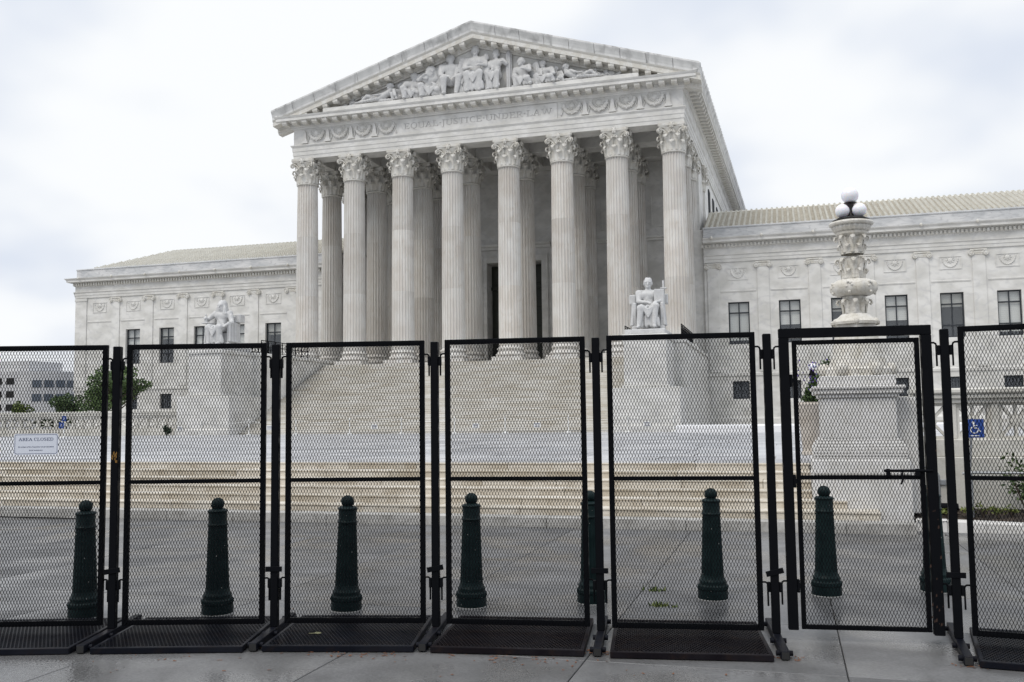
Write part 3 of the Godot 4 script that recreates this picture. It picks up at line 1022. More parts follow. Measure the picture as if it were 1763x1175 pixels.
func frieze_reliefs(fz: Node3D) -> void:
	# garlands between tapering trophies, left and right of the lettering
	var g := MB.new()
	var path := []
	for i in 13:
		var t := i / 12.0
		path.push_back(Vector3(-0.66 * cos(PI * t), 0.98 - 0.72 * sin(PI * t), 0.05))
	g.tube(path, 0.16, 8)
	g.ball(Vector3(0, 0.9, 0.0), 0.6, 16, Vector3(1, 0.9, 0.16))
	var rng := RandomNumberGenerator.new()
	rng.seed = 3
	for i in 60:
		var t := rng.randf()
		g.ball(Vector3(-0.66 * cos(PI * t) + rng.randf_range(-0.08, 0.08), 0.98 - 0.72 * sin(PI * t) + rng.randf_range(-0.15, 0.15), 0.14), rng.randf_range(0.06, 0.11), 6)
	for i in 10: g.ball(Vector3(0.22 * cos(i * 0.628), 0.86 + 0.2 * sin(i * 0.628), 0.07), 0.075, 6)
	g.ball(Vector3(0, 0.84, 0.04), 0.26, 12, Vector3(1, 1, 0.6))
	for i in 12: g.ball(Vector3(0.34 * cos(i * TAU / 12), 0.84 + 0.3 * sin(i * TAU / 12), 0.04), 0.09, 6)
	for s in [-1.0, 1.0]:
		g.tube([Vector3(s * 0.7, 0.98, 0.06), Vector3(s * 0.82, 0.7, 0.05), Vector3(s * 0.75, 0.4, 0.06), Vector3(s * 0.9, 0.12, 0.05)], 0.06, 6)
	var garl := g.mesh(M.frieze)
	var p := MB.new()
	p.prism([Vector2(-0.3, 0.02), Vector2(0.3, 0.02), Vector2(0.26, 0.16), Vector2(0.21, 0.18), Vector2(0.11, 1.0), Vector2(0.0, 1.18), Vector2(-0.11, 1.0), Vector2(-0.21, 0.18), Vector2(-0.26, 0.16)], 0.0, 0.2)
	p.ball(Vector3(0, 1.05, 0.08), 0.1, 8)
	for i in 3: p.ball(Vector3(0, 0.3 + 0.22 * i, 0.15), 0.07, 6, Vector3(1.4, 0.7, 0.7))
	var trophy := p.mesh(M.frieze)
	for s in [-1.0, 1.0]:
		for i in 4:
			var x: float = XC + s * (8.05 + 2.2 * i)
			inst("garland", garl, fz, Vector3(x, 25.72, AZ - 0.03) - fz.global_position)
			inst("trophy", trophy, fz, Vector3(x + s * 1.1, 25.66, AZ - 0.03) - fz.global_position)
	# incised inscription: a panel with the letters cut into it
	var t := TextMesh.new()
	var f := SystemFont.new()
	f.font_names = PackedStringArray(["Droid Serif"])
	t.font = f
	t.text = "EQUAL·JUSTICE·UNDER·LAW"
	t.font_size = 64
	t.pixel_size = 0.0132
	t.depth = 0.14
	t.curve_step = 3.0
	var cs := CSGBox3D.new()
	cs.name = "inscription"
	cs.size = Vector3(13.7, 1.28, 0.12)
	cs.material = M.wall
	var cm := CSGMesh3D.new()
	cm.name = "letters"
	var aabb := t.get_aabb()
	cm.mesh = t
	cm.operation = CSGShape3D.OPERATION_SUBTRACTION
	cm.material = M.letter
	cm.scale = Vector3(12.9 / aabb.size.x, 0.66 / aabb.size.y, 1)
	cm.position = Vector3(0, 0, 0.08)
	cs.add_child(cm)
	fz.add_child(cs)
	cs.position = Vector3(XC, 26.26, AZ) - fz.global_position

func side_windows(C: Node3D) -> void:
	for k in 8:
		var w := part("window", C, Vector3(XC + 17.2 + 0.087 * k, 20.9, -92.0 - 4.2 * k) - C.position)
		var b := MB.new()
		b.box(Vector3(0.03, 1.2, 0), Vector3(0.1, 2.6, 1.5), 0.02)
		obj("frame", b, M.frame, w)
		b = MB.new()
		b.box(Vector3(0.09, 1.2, 0), Vector3(0.02, 2.3, 1.2))
		obj("pane", b, M.dark, w)

# ---------------------------------------------------------------- wings
func window_unit(W: int, H: float, blind: int) -> Array:
	return []

func make_wing(C: Node3D, s: float) -> void:
	var xin := XC + (-16.7 if s < 0 else 17.45)
	var xout := -70.55 if s < 0 else 23.2
	var x0 := minf(xin, xout)
	var x1 := maxf(xin, xout)
	var cen := []
	if s < 0:
		for k in 5: cen.push_back(-47.53 - 4.01 * k)
	else:
		for k in 7: cen.push_back(-3.62 + 4.1 * k)
	var W := part("wing", C, Vector3((x0 + x1) / 2, 0, WZ) - C.position)
	# wall with real openings: piers between, bands above and below
	var b := MB.new()
	var D := -0.55
	var bands := [[0.2, 2.95], [4.43, 7.53], [11.08, 14.5]]
	for q in bands: b.span(Vector3(x0, q[0], WZ + D), Vector3(x1, q[1], WZ))
	for row in [[2.95, 4.43, 0.68], [7.53, 11.08, 0.86]]:
		var edges := [x0]
		var cc := cen.duplicate()
		cc.sort()
		for c in cc:
			edges.push_back(c - row[2])
			edges.push_back(c + row[2])
		edges.push_back(x1)
		for i in range(0, edges.size(), 2):
			b.span(Vector3(edges[i], row[0], WZ + D), Vector3(edges[i + 1], row[1], WZ))
	b.span(Vector3(x0, 14.5, WZ - 1.0), Vector3(x1, 17.4, WZ - 0.02))
	wobj("wall", b, M.wall, W)
	b = MB.new()
	b.span(Vector3(x0 + 0.3, 0.2, WZ - 22), Vector3(x1 - 0.3, 17.3, WZ - 1.6))
	if s < 0: b.span(Vector3(x0, 0.2, WZ - 22), Vector3(x0 + 0.4, 17.4, WZ - 0.5))
	wobj("body", b, M.wall, W)
	# base courses
	b = MB.new()
	b.run(Vector3(x0, 0.4, WZ), Vector3(x1, 0.4, WZ), Vector3(0, 0, 1), [Vector2(0, 0), Vector2(0.22, 0), Vector2(0.22, 0.9), Vector2(0.12, 1.05), Vector2(0, 1.06)], 1 if s < 0 else 0, 0)
	b.run(Vector3(x0, 4.86, WZ), Vector3(x1, 4.86, WZ), Vector3(0, 0, 1), [Vector2(0, 0), Vector2(0.10, 0.03), Vector2(0.12, 0.22), Vector2(0.04, 0.28), Vector2(0, 0.3)], 1 if s < 0 else 0, 0)
	wobj("belt_course", b, M.wall, W)
	# windows
	for c in cen:
		window_at(W, c, 7.53, 1.72, 3.55, true, int(absf(c * 7)) % 3)
		window_at(W, c, 2.95, 1.36, 1.48, false, 2)
	# pilasters between the bays
	var pil := []
	for i in cen.size():
		var st := 4.01 if s < 0 else 4.1
		pil.push_back(cen[i] + s * st * 0.5 - (0.0 if s > 0 else 0.08))
	pil.push_back(cen[0] - s * 2.03)
	for x in pil:
		if (s > 0 and x < xin + 0.4) or (s < 0 and x > xin - 0.4): continue
		pilaster(W, x)
	if s < 0:
		b = MB.new()
		b.span(Vector3(-70.6, 5.2, WZ), Vector3(-69.2, 14.4, WZ + 0.1), 0.02)
		b.span(Vector3(-70.65, 14.15, WZ), Vector3(-69.15, 14.45, WZ + 0.16), 0.03)
		wobj("corner_pilaster", b, M.wall, W)
	# relief panels above the windows and the ledge under them
	var bays := cen.duplicate()
	if s < 0: bays.push_back(-67.65)
	for c in bays: relief(W, c)
	b = MB.new()
	for c in bays:
		var hw := 1.45
		b.run(Vector3(c - hw, 11.92, WZ), Vector3(c + hw, 11.92, WZ), Vector3(0, 0, 1), [Vector2(0, 0), Vector2(0.04, 0.0), Vector2(0.07, 0.10), Vector2(0.0, 0.14)])
	wobj("ledges", b, M.wall, W)
	# entablature
	b = MB.new()
	var ms := 1 if s < 0 else 0
	b.run(Vector3(x0, 14.5, WZ), Vector3(x1, 14.5, WZ), Vector3(0, 0, 1), [Vector2(-0.3, 0), Vector2(0.10, 0), Vector2(0.10, 0.26), Vector2(0.14, 0.28), Vector2(0.14, 0.52), Vector2(0.22, 0.60), Vector2(0.22, 0.66), Vector2(0.10, 0.67), Vector2(0.10, 1.20), Vector2(0.16, 1.24), Vector2(0.20, 1.28), Vector2(0.20, 1.52), Vector2(0.42, 1.60), Vector2(0.72, 1.64), Vector2(0.72, 1.82), Vector2(0.86, 1.96), Vector2(0.88, 2.02), Vector2(-0.3, 2.06)], ms, 0)
	if s < 0:
		b.run(Vector3(x0, 14.5, WZ - 22), Vector3(x0, 14.5, WZ), Vector3(-1, 0, 0), [Vector2(-0.3, 0), Vector2(0.10, 0), Vector2(0.14, 0.28), Vector2(0.22, 0.60), Vector2(0.10, 0.67), Vector2(0.10, 1.20), Vector2(0.20, 1.28), Vector2(0.20, 1.52), Vector2(0.72, 1.64), Vector2(0.72, 1.82), Vector2(0.88, 2.02), Vector2(-0.3, 2.06)], 0, 1)
	wobj("entablature", b, M.wall, W)
	b = MB.new()
	var x := x0 - 0.15
	while x < x1:
		b.span(Vector3(x, 15.76, WZ + 0.19), Vector3(x + 0.17, 16.02, WZ + 0.40))
		x += 0.31
	var dn := wobj("dentils", b, M.carved, W)
	dn.set_meta("kind", "stuff")
	for i in range(0, 14):
		var kx: float = (cen[0] - s * 2.03) + s * 2.04 * i * 1.0 * (1.0 if s > 0 else 0.985)
		if i % 2 == 1: continue
		if kx < x0 or kx > x1: continue
		b = MB.new()
		b.ball(Vector3(kx, 16.48, WZ + 0.88), 0.14, 10, Vector3(0.9, 1.1, 0.9))
		b.tube([Vector3(kx, 16.46, WZ + 0.8), Vector3(kx, 16.44, WZ + 1.04)], 0.07, 6)
		wobj("spout_head", b, M.carved, W)
	# attic course
	b = MB.new()
	var ax := x0 + (0.05 if s < 0 else 0.0)
	b.span(Vector3(ax, 16.5, WZ - 0.8), Vector3(x1, 17.38, WZ + 0.12), 0.02)
	b.span(Vector3(ax - 0.06, 17.38, WZ - 0.86), Vector3(x1, 17.54, WZ + 0.18), 0.04)
	wobj("attic_course", b, M.attic, W)
	# roof
	roof_tiles(W, s, x0, x1)

func roof_tiles(W: Node3D, s: float, x0: float, x1: float) -> void:
	var E := Vector3(0, 17.45, WZ - 0.3)
	var T := Vector3(0, 20.25, -88.0)
	var dir := T - E
	var nrm := Vector3(0, -dir.z, dir.y).normalized()
	var hx := 0.0
	if s < 0: hx = x0 + 1.75
	var rows := 21
	var b := MB.new()
	var lim := func(x: float) -> float:
		if s > 0: return 1.0
		return clampf((x - hx) / 4.6, 0, 1)
	var xa := hx if s < 0 else x0
	# stepped courses
	for r in rows:
		var t0 := float(r) / rows
		var t1 := float(r + 1) / rows
		var xl: float = xa + (4.6 * t0 if s < 0 else 0.0)
		var xl1: float = xa + (4.6 * t1 if s < 0 else 0.0)
		var A := E + dir * t0 + nrm * 0.12
		var B := E + dir * t1 + nrm * 0.01
		b.quad(Vector3(xl, A.y, A.z), Vector3(x1, A.y, A.z), Vector3(x1, B.y, B.z), Vector3(xl1, B.y, B.z))
		var A0 := E + dir * t0
		b.quad(Vector3(xl, A0.y, A0.z), Vector3(x1, A0.y, A0.z), Vector3(x1, A.y, A.z), Vector3(xl, A.y, A.z))
	wobj("roof_courses", b, M.tile, W).set_meta("kind", "stuff")
	b = MB.new()
	# cover ribs, stepped at each course
	var x := xa + 0.25
	while x < x1:
		var mt: float = lim.call(x)
		for r in rows:
			var t0 := float(r) / rows
			var t1 := float(r + 1) / rows
			if t0 >= mt: break
			t1 = minf(t1, mt)
			var A := E + dir * t0 + Vector3(x, 0, 0)
			var B := E + dir * t1 + Vector3(x, 0, 0)
			var w0 := Vector3(0.12, 0, 0)
			var w1 := Vector3(0.10, 0, 0)
			var h0 := nrm * 0.30
			var h1 := nrm * 0.20
			b.quad(A - w0, A - w0 * 0.55 + h0, B - w1 * 0.55 + h1, B - w1)
			b.quad(A - w0 * 0.55 + h0, A + w0 * 0.55 + h0, B + w1 * 0.55 + h1, B - w1 * 0.55 + h1)
			b.quad(A + w0 * 0.55 + h0, A + w0, B + w1, B + w1 * 0.55 + h1)
			b.quad(A - w0, A + w0, A + w0 * 0.55 + h0, A - w0 * 0.55 + h0)
		if mt >= 1.0:
			var q := T + Vector3(x, 0.05, 0)
			b.box(q, Vector3(0.2, 0.3, 0.2), 0.04)
		x += 0.45
	wobj("roof_ribs", b, M.rib, W).set_meta("kind", "stuff")
	b = MB.new()
	# back slope, hip and ridge
	b.quad(Vector3(x1, 20.2, -88), Vector3(xa + (4.6 if s < 0 else 0.0), 20.2, -88), Vector3(xa, 17.4, -95.5), Vector3(x1, 17.4, -95.5))
	if s < 0: b.tri(Vector3(xa, 17.45, -95.5), Vector3(xa, 17.45, WZ - 0.3), Vector3(xa + 4.6, 20.25, -88))
	var rx := xa + (4.6 if s < 0 else 0.0)
	b.tube([Vector3(rx, 20.27, -88), Vector3(x1, 20.27, -88)], 0.13, 6)
	if s < 0: b.tube([Vector3(xa, 17.5, WZ - 0.3), Vector3(rx, 20.27, -88)], 0.13, 6)
	wobj("roof_back", b, M.rib, W)

func window_at(W: Node3D, cx: float, y: float, w: float, h: float, tall: bool, kind: int) -> void:
	var n := part("window", W, Vector3(cx, y, WZ - 0.32) - W.global_position)
	var key := "win_%s_%d" % [tall, kind]
	if not M.has(key):
		var b := MB.new()
		var f := 0.10
		b.span(Vector3(-w / 2, 0, -0.05), Vector3(-w / 2 + f, h, 0.06))
		b.span(Vector3(w / 2 - f, 0, -0.05), Vector3(w / 2, h, 0.06))
		b.span(Vector3(-w / 2 + f, 0, -0.05), Vector3(w / 2 - f, f, 0.06))
		b.span(Vector3(-w / 2 + f, h - f, -0.05), Vector3(w / 2 - f, h, 0.06))
		b.span(Vector3(-0.045, f, -0.04), Vector3(0.045, h - f, 0.05))
		if tall:
			for yy in [h * 0.27, h * 0.745]:
				b.span(Vector3(-w / 2 + f, yy - 0.05, -0.04), Vector3(-0.045, yy + 0.05, 0.05))
				b.span(Vector3(0.045, yy - 0.05, -0.04), Vector3(w / 2 - f, yy + 0.05, 0.05))
		else:
			for q in 5:
				var xx := -w / 2 + w * (q + 1) / 6.0
				if absf(xx) > 0.08: b.span(Vector3(xx - 0.018, f, 0.02), Vector3(xx + 0.018, h - f, 0.05))
		M[key] = b.mesh(M.frame)
		b = MB.new()
		b.quad(Vector3(-w / 2 + f, f, 0), Vector3(w / 2 - f, f, 0), Vector3(w / 2 - f, h - f, 0), Vector3(-w / 2 + f, h - f, 0))
		M[key + "g"] = b.mesh(M.glass)
		b = MB.new()
		var drop: float = [0.45, 0.12, 0.72][kind] * h if tall else h * 0.9
		var yy := h - 0.06
		while yy > drop:
			b.quad(Vector3(-w / 2 + 0.05, yy - 0.15, -0.15), Vector3(w / 2 - 0.05, yy - 0.15, -0.15), Vector3(w / 2 - 0.05, yy, -0.17), Vector3(-w / 2 + 0.05, yy, -0.17))
			yy -= 0.15
		M[key + "b"] = b.mesh(M.blind if kind != 2 else M.blind2)
		b = MB.new()
		b.span(Vector3(-w / 2 - 0.05, -0.05, -0.9), Vector3(w / 2 + 0.05, h + 0.05, -0.8))
		M[key + "d"] = b.mesh(M.dark)
	inst("frame", M[key], n)
	inst("pane", M[key + "g"], n)
	if tall or kind == 0: inst("blind", M[key + "b"], n)
	inst("room_back", M[key + "d"], n)

func pilaster(W: Node3D, x: float) -> void:
	var n := part("pilaster", W, Vector3(x, 5.2, WZ) - W.global_position)
	if not M.has("pil"):
		var b := MB.new()
		b.span(Vector3(-0.48, 0, 0), Vector3(0.48, 8.85, 0.09), 0.015)
		M.pil = b.mesh(M.wall)
		b = MB.new()
		b.span(Vector3(-0.52, 8.78, 0), Vector3(0.52, 8.88, 0.13), 0.02)
		b.span(Vector3(-0.62, 9.1, 0), Vector3(0.62, 9.22, 0.2), 0.03)
		b.span(Vector3(-0.5, 8.88, 0), Vector3(0.5, 9.1, 0.14), 0.03)
		for s in [-1.0, 1.0]:
			b.xf = Transform3D(Basis(Vector3.RIGHT, PI / 2), Vector3(s * 0.52, 8.92, 0.0))
			b.lathe([Vector2(0.23, 0.0), Vector2(0.23, 0.2), Vector2(0.19, 0.25), Vector2(0.15, 0.2), Vector2(0.10, 0.2), Vector2(0.08, 0.27), Vector2(0.0, 0.27)], 14)
			b.xf = Transform3D.IDENTITY
		M.pilcap = b.mesh(M.carved)
	inst("shaft", M.pil, n)
	inst("capital", M.pilcap, n)

func relief(W: Node3D, x: float) -> void:
	var n := part("relief_panel", W, Vector3(x, 12.93, WZ) - W.global_position)
	if not M.has("relief"):
		var b := MB.new()
		for e in [[-0.84, 0.0, 0.84, 0.06], [-0.84, 0.98, 0.84, 1.04], [-0.84, 0.06, -0.78, 0.98], [0.78, 0.06, 0.84, 0.98]]:
			b.span(Vector3(e[0], e[1], 0), Vector3(e[2], e[3], 0.05))
		M.relief = b.mesh(M.wall)
		b = MB.new()
		var path := []
		for i in 13:
			var t := i / 12.0
			path.push_back(Vector3(-0.56 * cos(PI * t), 0.9 - 0.72 * sin(PI * t), 0.0))
		b.tube(path, 0.06, 6)
		for i in 12:
			var t := (i + 0.5) / 12.0
			b.ball(Vector3(-0.56 * cos(PI * t), 0.9 - 0.72 * sin(PI * t), 0.02), 0.07, 6)
		b.ball(Vector3(0, 0.72, 0.0), 0.2, 10, Vector3(1, 1, 0.5))
		for i in 8: b.ball(Vector3(0.26 * cos(i * TAU / 8), 0.72 + 0.2 * sin(i * TAU / 8), 0.0), 0.07, 6)
		M.swag = b.mesh(M.wall)
	inst("border", M.relief, n)
	inst("swag", M.swag, n)

# ---------------------------------------------------------------- carved figures
# a smooth union of tapered capsules [from, to, radius, radius, fold depth], meshed as surface nets
func sdf_mesh(caps: Array, cell: float, k: float, m: Material, scl := Vector3.ONE) -> ArrayMesh:
	var lo := Vector3.ONE * 1e9
	var hi := -lo
	for c in caps:
		var r := Vector3.ONE * (maxf(c[2], c[3]) + cell * 3)
		lo = lo.min(c[0] - r).min(c[1] - r)
		hi = hi.max(c[0] + r).max(c[1] + r)
	var nx := int((hi.x - lo.x) / cell) + 2
	var ny := int((hi.y - lo.y) / cell) + 2
	var nz := int((hi.z - lo.z) / cell) + 2
	var f := PackedFloat32Array()
	f.resize(nx * ny * nz)
	f.fill(9.0)
	for c in caps:
		var a: Vector3 = c[0]
		var ba: Vector3 = c[1] - a
		var l2 := maxf(ba.length_squared(), 1e-8)
		var ra: float = c[2]
		var rb: float = c[3]
		var fold: float = c[4] if c.size() > 4 else 0.0
		var kk: float = c[5] if c.size() > 5 else k
		var sub: bool = c.size() > 6
		var mr := Vector3.ONE * (maxf(ra, rb) + k + cell * 2)
		var p0 := ((a.min(c[1]) - mr - lo) / cell).clamp(Vector3.ZERO, Vector3(nx - 1, ny - 1, nz - 1))
		var p1 := ((a.max(c[1]) + mr - lo) / cell).clamp(Vector3.ZERO, Vector3(nx - 1, ny - 1, nz - 1))
		for z in range(int(p0.z), int(p1.z) + 1):
			for y in range(int(p0.y), int(p1.y) + 1):
				var row := (z * ny + y) * nx
				for x in range(int(p0.x), int(p1.x) + 1):
					var pa := lo + Vector3(x, y, z) * cell - a
					var t := clampf(pa.dot(ba) / l2, 0, 1)
					var d := (pa - ba * t).length() - lerpf(ra, rb, t)
					if fold > 0.0:
						d += fold * sin((pa.x + a.x) * 62.0 + (pa.z + a.z) * 30.0 + sin((pa.y + a.y) * 9.0) * 1.2)
					var g := f[row + x]
					if sub:
						var hs := clampf(0.5 - 0.5 * (g + d) / kk, 0, 1)
						f[row + x] = lerpf(g, -d, hs) + kk * hs * (1.0 - hs)
						continue
					var h := clampf(0.5 + 0.5 * (g - d) / kk, 0, 1)
					f[row + x] = lerpf(g, d, h) - kk * h * (1.0 - h)
	# vertices
	var idx := PackedInt32Array()
	idx.resize(nx * ny * nz)
	idx.fill(-1)
	var vs := PackedVector3Array()
	var cor := [Vector3i(0, 0, 0), Vector3i(1, 0, 0), Vector3i(0, 1, 0), Vector3i(1, 1, 0), Vector3i(0, 0, 1), Vector3i(1, 0, 1), Vector3i(0, 1, 1), Vector3i(1, 1, 1)]
	var off := PackedInt32Array()
	for q in cor: off.push_back((q.z * ny + q.y) * nx + q.x)
	var edges := [[0, 1], [2, 3], [4, 5], [6, 7], [0, 2], [1, 3], [4, 6], [5, 7], [0, 4], [1, 5], [2, 6], [3, 7]]
	for z in nz - 1:
		for y in ny - 1:
			for x in nx - 1:
				var i := (z * ny + y) * nx + x
				var g0 := f[i]
				if absf(g0) > cell * 2.5: continue
				var s := 0
				for q in 8:
					if f[i + off[q]] < 0: s += 1
				if s == 0 or s == 8: continue
				var sum := Vector3.ZERO
				var cnt := 0
				for e in edges:
					var va := f[i + off[e[0]]]
					var vb := f[i + off[e[1]]]
					if (va < 0) != (vb < 0):
						var t := va / (va - vb)
						sum += Vector3(cor[e[0]]).lerp(Vector3(cor[e[1]]), t)
						cnt += 1
				idx[i] = vs.size()
				vs.push_back(lo + (Vector3(x, y, z) + sum / cnt) * cell)
	var tris := PackedInt32Array()
	var st := [1, nx, nx * ny]
	for z in range(1, nz - 1):
		for y in range(1, ny - 1):
			for x in range(1, nx - 1):
				var i := (z * ny + y) * nx + x
				var v0 := f[i]
				if absf(v0) > cell * 2.5: continue
				for ax in 3:
					var v1 := f[i + st[ax]]
					if (v0 < 0) == (v1 < 0): continue
					var u: int = st[(ax + 1) % 3]
					var w: int = st[(ax + 2) % 3]
					var a := idx[i]
					var b := idx[i - u]
					var c := idx[i - u - w]
					var d := idx[i - w]
					if a < 0 or b < 0 or c < 0 or d < 0: continue
					if v0 < 0: tris.append_array(PackedInt32Array([a, b, c, a, c, d]))
					else: tris.append_array(PackedInt32Array([a, c, b, a, d, c]))
	for i in vs.size(): vs[i] *= scl
	var nr := PackedVector3Array()
	nr.resize(vs.size())
	for t in range(0, tris.size(), 3):
		var a := tris[t]
		var b := tris[t + 1]
		var c := tris[t + 2]
		var g := (vs[b] - vs[a]).cross(vs[c] - vs[a])
		nr[a] += g
		nr[b] += g
		nr[c] += g
	var mb := MB.new()
	for t in range(0, tris.size(), 3):
		mb.put(vs[tris[t]], nr[tris[t]])
		mb.put(vs[tris[t + 2]], nr[tris[t + 2]])
		mb.put(vs[tris[t + 1]], nr[tris[t + 1]])
	return mb.mesh(m)

func mir(p: Vector3, s: float) -> Vector3:
	return Vector3(p.x * s, p.y, p.z)

func head_caps(o: Array, h: Vector3, yaw: float, hood: bool) -> void:
	var B := Basis(Vector3.UP, yaw)
	var first := o.size()
	o.push_back([h + Vector3(0, 0.03, 0), h + B * Vector3(0, -0.06, 0.025), 0.092, 0.062])
	o.push_back([h + B * Vector3(0, 0.04, -0.03), h + B * Vector3(0, 0.04, 0.02), 0.1, 0.09])
	o.push_back([h + B * Vector3(0, -0.095, 0.07), h + B * Vector3(0, -0.09, 0.06), 0.026, 0.03])
	for s in [-1.0, 1.0]: o.push_back([h + B * Vector3(s * 0.038, 0.012, 0.112), h + B * Vector3(s * 0.052, 0.008, 0.105), 0.022, 0.02, 0.0, 0.008, true])
	o.push_back([h + B * Vector3(0, 0.03, 0.10), h + B * Vector3(0, -0.03, 0.128), 0.012, 0.02, 0.0, 0.008])
	o.push_back([h + B * Vector3(-0.055, 0.042, 0.092), h + B * Vector3(0.055, 0.042, 0.092), 0.014, 0.014, 0.0, 0.008])
	o.push_back([h + B * Vector3(-0.03, -0.066, 0.11), h + B * Vector3(0.03, -0.066, 0.11), 0.009, 0.009, 0.0, 0.006, true])
	o.push_back([h + B * Vector3(-0.022, -0.08, 0.09), h + B * Vector3(0.022, -0.08, 0.09), 0.014, 0.014, 0.0, 0.008])
	for s in [-1.0, 1.0]: o.push_back([h + B * Vector3(s * 0.1, 0.02, -0.01), h + B * Vector3(s * 0.1, -0.02, -0.01), 0.016, 0.012])
	if hood:
		o.push_back([h + B * Vector3(0, 0.07, -0.045), h + B * Vector3(0, -0.1, -0.07), 0.125, 0.14, 0.008, 0.008])
		for s in [-1.0, 1.0]: o.push_back([h + B * Vector3(s * 0.08, 0.04, 0.0), h + B * Vector3(s * 0.14, -0.22, 0.02), 0.04, 0.06, 0.008, 0.01])
	else:
		o.push_back([h + B * Vector3(0, 0.075, -0.01), h + B * Vector3(0, 0.0, -0.06), 0.098, 0.09, 0.009, 0.006])
	for i in range(first, o.size()):
		o[i][0] = h + (o[i][0] - h) * 1.02
		o[i][1] = h + (o[i][1] - h) * 1.02
		o[i][2] *= 1.02
		o[i][3] *= 1.02

func hand_caps(o: Array, wrist: Vector3, dir: Vector3, side: Vector3) -> void:
	o.push_back([wrist, wrist + dir * 0.07, 0.034, 0.04])
	for q in 4:
		var k := (q - 1.5) * 0.022
		var a := wrist + dir * 0.08 + side * k
		var m := a + dir * (0.04 + 0.008 * (1.5 - absf(q - 1.5))) + Vector3(0, -0.005, 0)
		o.push_back([a, m, 0.013, 0.011])
		o.push_back([m, m + dir * 0.03 + Vector3(0, -0.025, 0), 0.011, 0.009])
	o.push_back([wrist + dir * 0.03 - side * 0.035, wrist + dir * 0.08 - side * 0.06, 0.015, 0.011])

# a draped seated figure, facing +z, about 1.37 tall on a seat at 0.45
func seated(p: Dictionary) -> Array:
	var o := []
	var sh: float = p.get("seat", 0.47)
	var lean: Vector3 = p.get("lean", Vector3.ZERO)
	var pel := Vector3(0, sh + 0.04, 0)
	var chest := Vector3(0, sh + 0.42, -0.02) + lean * 0.8
	var neck := Vector3(0, sh + 0.60, 0.0) + lean
	var head := Vector3(0, sh + 0.76, 0.03) + lean * 1.1 + Vector3(0, p.get("bow", 0.0), -p.get("bow", 0.0))
	o.push_back([pel, chest, 0.16, 0.15, 0.006])
	o.push_back([chest + Vector3(-0.09, 0.04, 0.03), chest + Vector3(0.09, 0.04, 0.03), 0.135, 0.135])
	o.push_back([chest, neck - Vector3(0, 0.06, 0), 0.16, 0.10, 0.004])
	o.push_back([neck - Vector3(0, 0.05, 0), head, 0.068, 0.06])
	head_caps(o, head, p.get("turn", 0.0), p.get("hood", false))
	for s in [-1.0, 1.0]:
		var shd := neck + Vector3(s * 0.225, -0.07, -0.01)
		var hand: Vector3 = p.get("lh" if s < 0 else "rh", Vector3(s * 0.15, sh + 0.16, 0.36))
		var elb: Vector3 = p.get("le" if s < 0 else "re", (shd + hand) * 0.5 + Vector3(s * 0.10, -0.10, -0.04))
		o.push_back([neck - Vector3(0, 0.07, 0), shd, 0.075, 0.075])
		o.push_back([shd, elb, 0.083, 0.062, 0.006 if p.get("sleeve", true) else 0.0])
		var wr := hand - (hand - elb).normalized() * 0.05
		o.push_back([elb, wr, 0.058, 0.038])
		hand_caps(o, wr, (hand - elb).normalized(), Vector3(s, 0, 0) if absf((hand - elb).normalized().x) < 0.8 else Vector3(0, 0, 1))
		var knee: Vector3 = p.get("lk" if s < 0 else "rk", Vector3(s * 0.16, sh + 0.08, 0.46))
		var foot: Vector3 = p.get("lf" if s < 0 else "rf", Vector3(s * 0.15, 0.06, 0.46))
		o.push_back([pel + Vector3(s * 0.09, 0, 0.02), knee, 0.125, 0.095, 0.008 if p.get("robe", true) else 0.0])
		o.push_back([knee, foot + Vector3(0, 0.04, -0.02), 0.088, 0.055, 0.0])
		o.push_back([foot + Vector3(0, 0, -0.04), foot + Vector3(s * 0.02, -0.015, 0.15), 0.045, 0.035])
	if p.get("robe", true):
		# the cloth hanging over the lap and between the knees
		var mid: Vector3 = (p.get("lk", Vector3(-0.16, sh + 0.08, 0.46)) + p.get("rk", Vector3(0.16, sh + 0.08, 0.46))) * 0.5
		o.push_back([mid + Vector3(-0.14, -0.04, -0.06), mid + Vector3(0.14, -0.04, -0.06), 0.09, 0.09, 0.016, 0.012])
		for q in [-0.13, -0.03, 0.08, 0.15]:
			o.push_back([mid + Vector3(q, -0.05, -0.03), Vector3(mid.x + q * 1.25, 0.12, mid.z - 0.05), 0.062, 0.075, 0.018, 0.012])
		for q in 3:
			o.push_back([chest + Vector3(-0.15 + 0.05 * q, 0.14 - 0.05 * q, 0.10), pel + Vector3(0.10 + 0.04 * q, 0.06 - 0.02 * q, 0.14), 0.028, 0.04, 0.0, 0.01])
		for q in 4:
			var w := 0.15 - 0.025 * q
			o.push_back([mid + Vector3(-w, 0.03 - 0.05 * q, 0.06), mid + Vector3(0, -0.08 - 0.06 * q, 0.08), 0.022, 0.024, 0.0, 0.01])
			o.push_back([mid + Vector3(w, 0.03 - 0.05 * q, 0.06), mid + Vector3(0, -0.08 - 0.06 * q, 0.08), 0.022, 0.024, 0.0, 0.01])
	return o

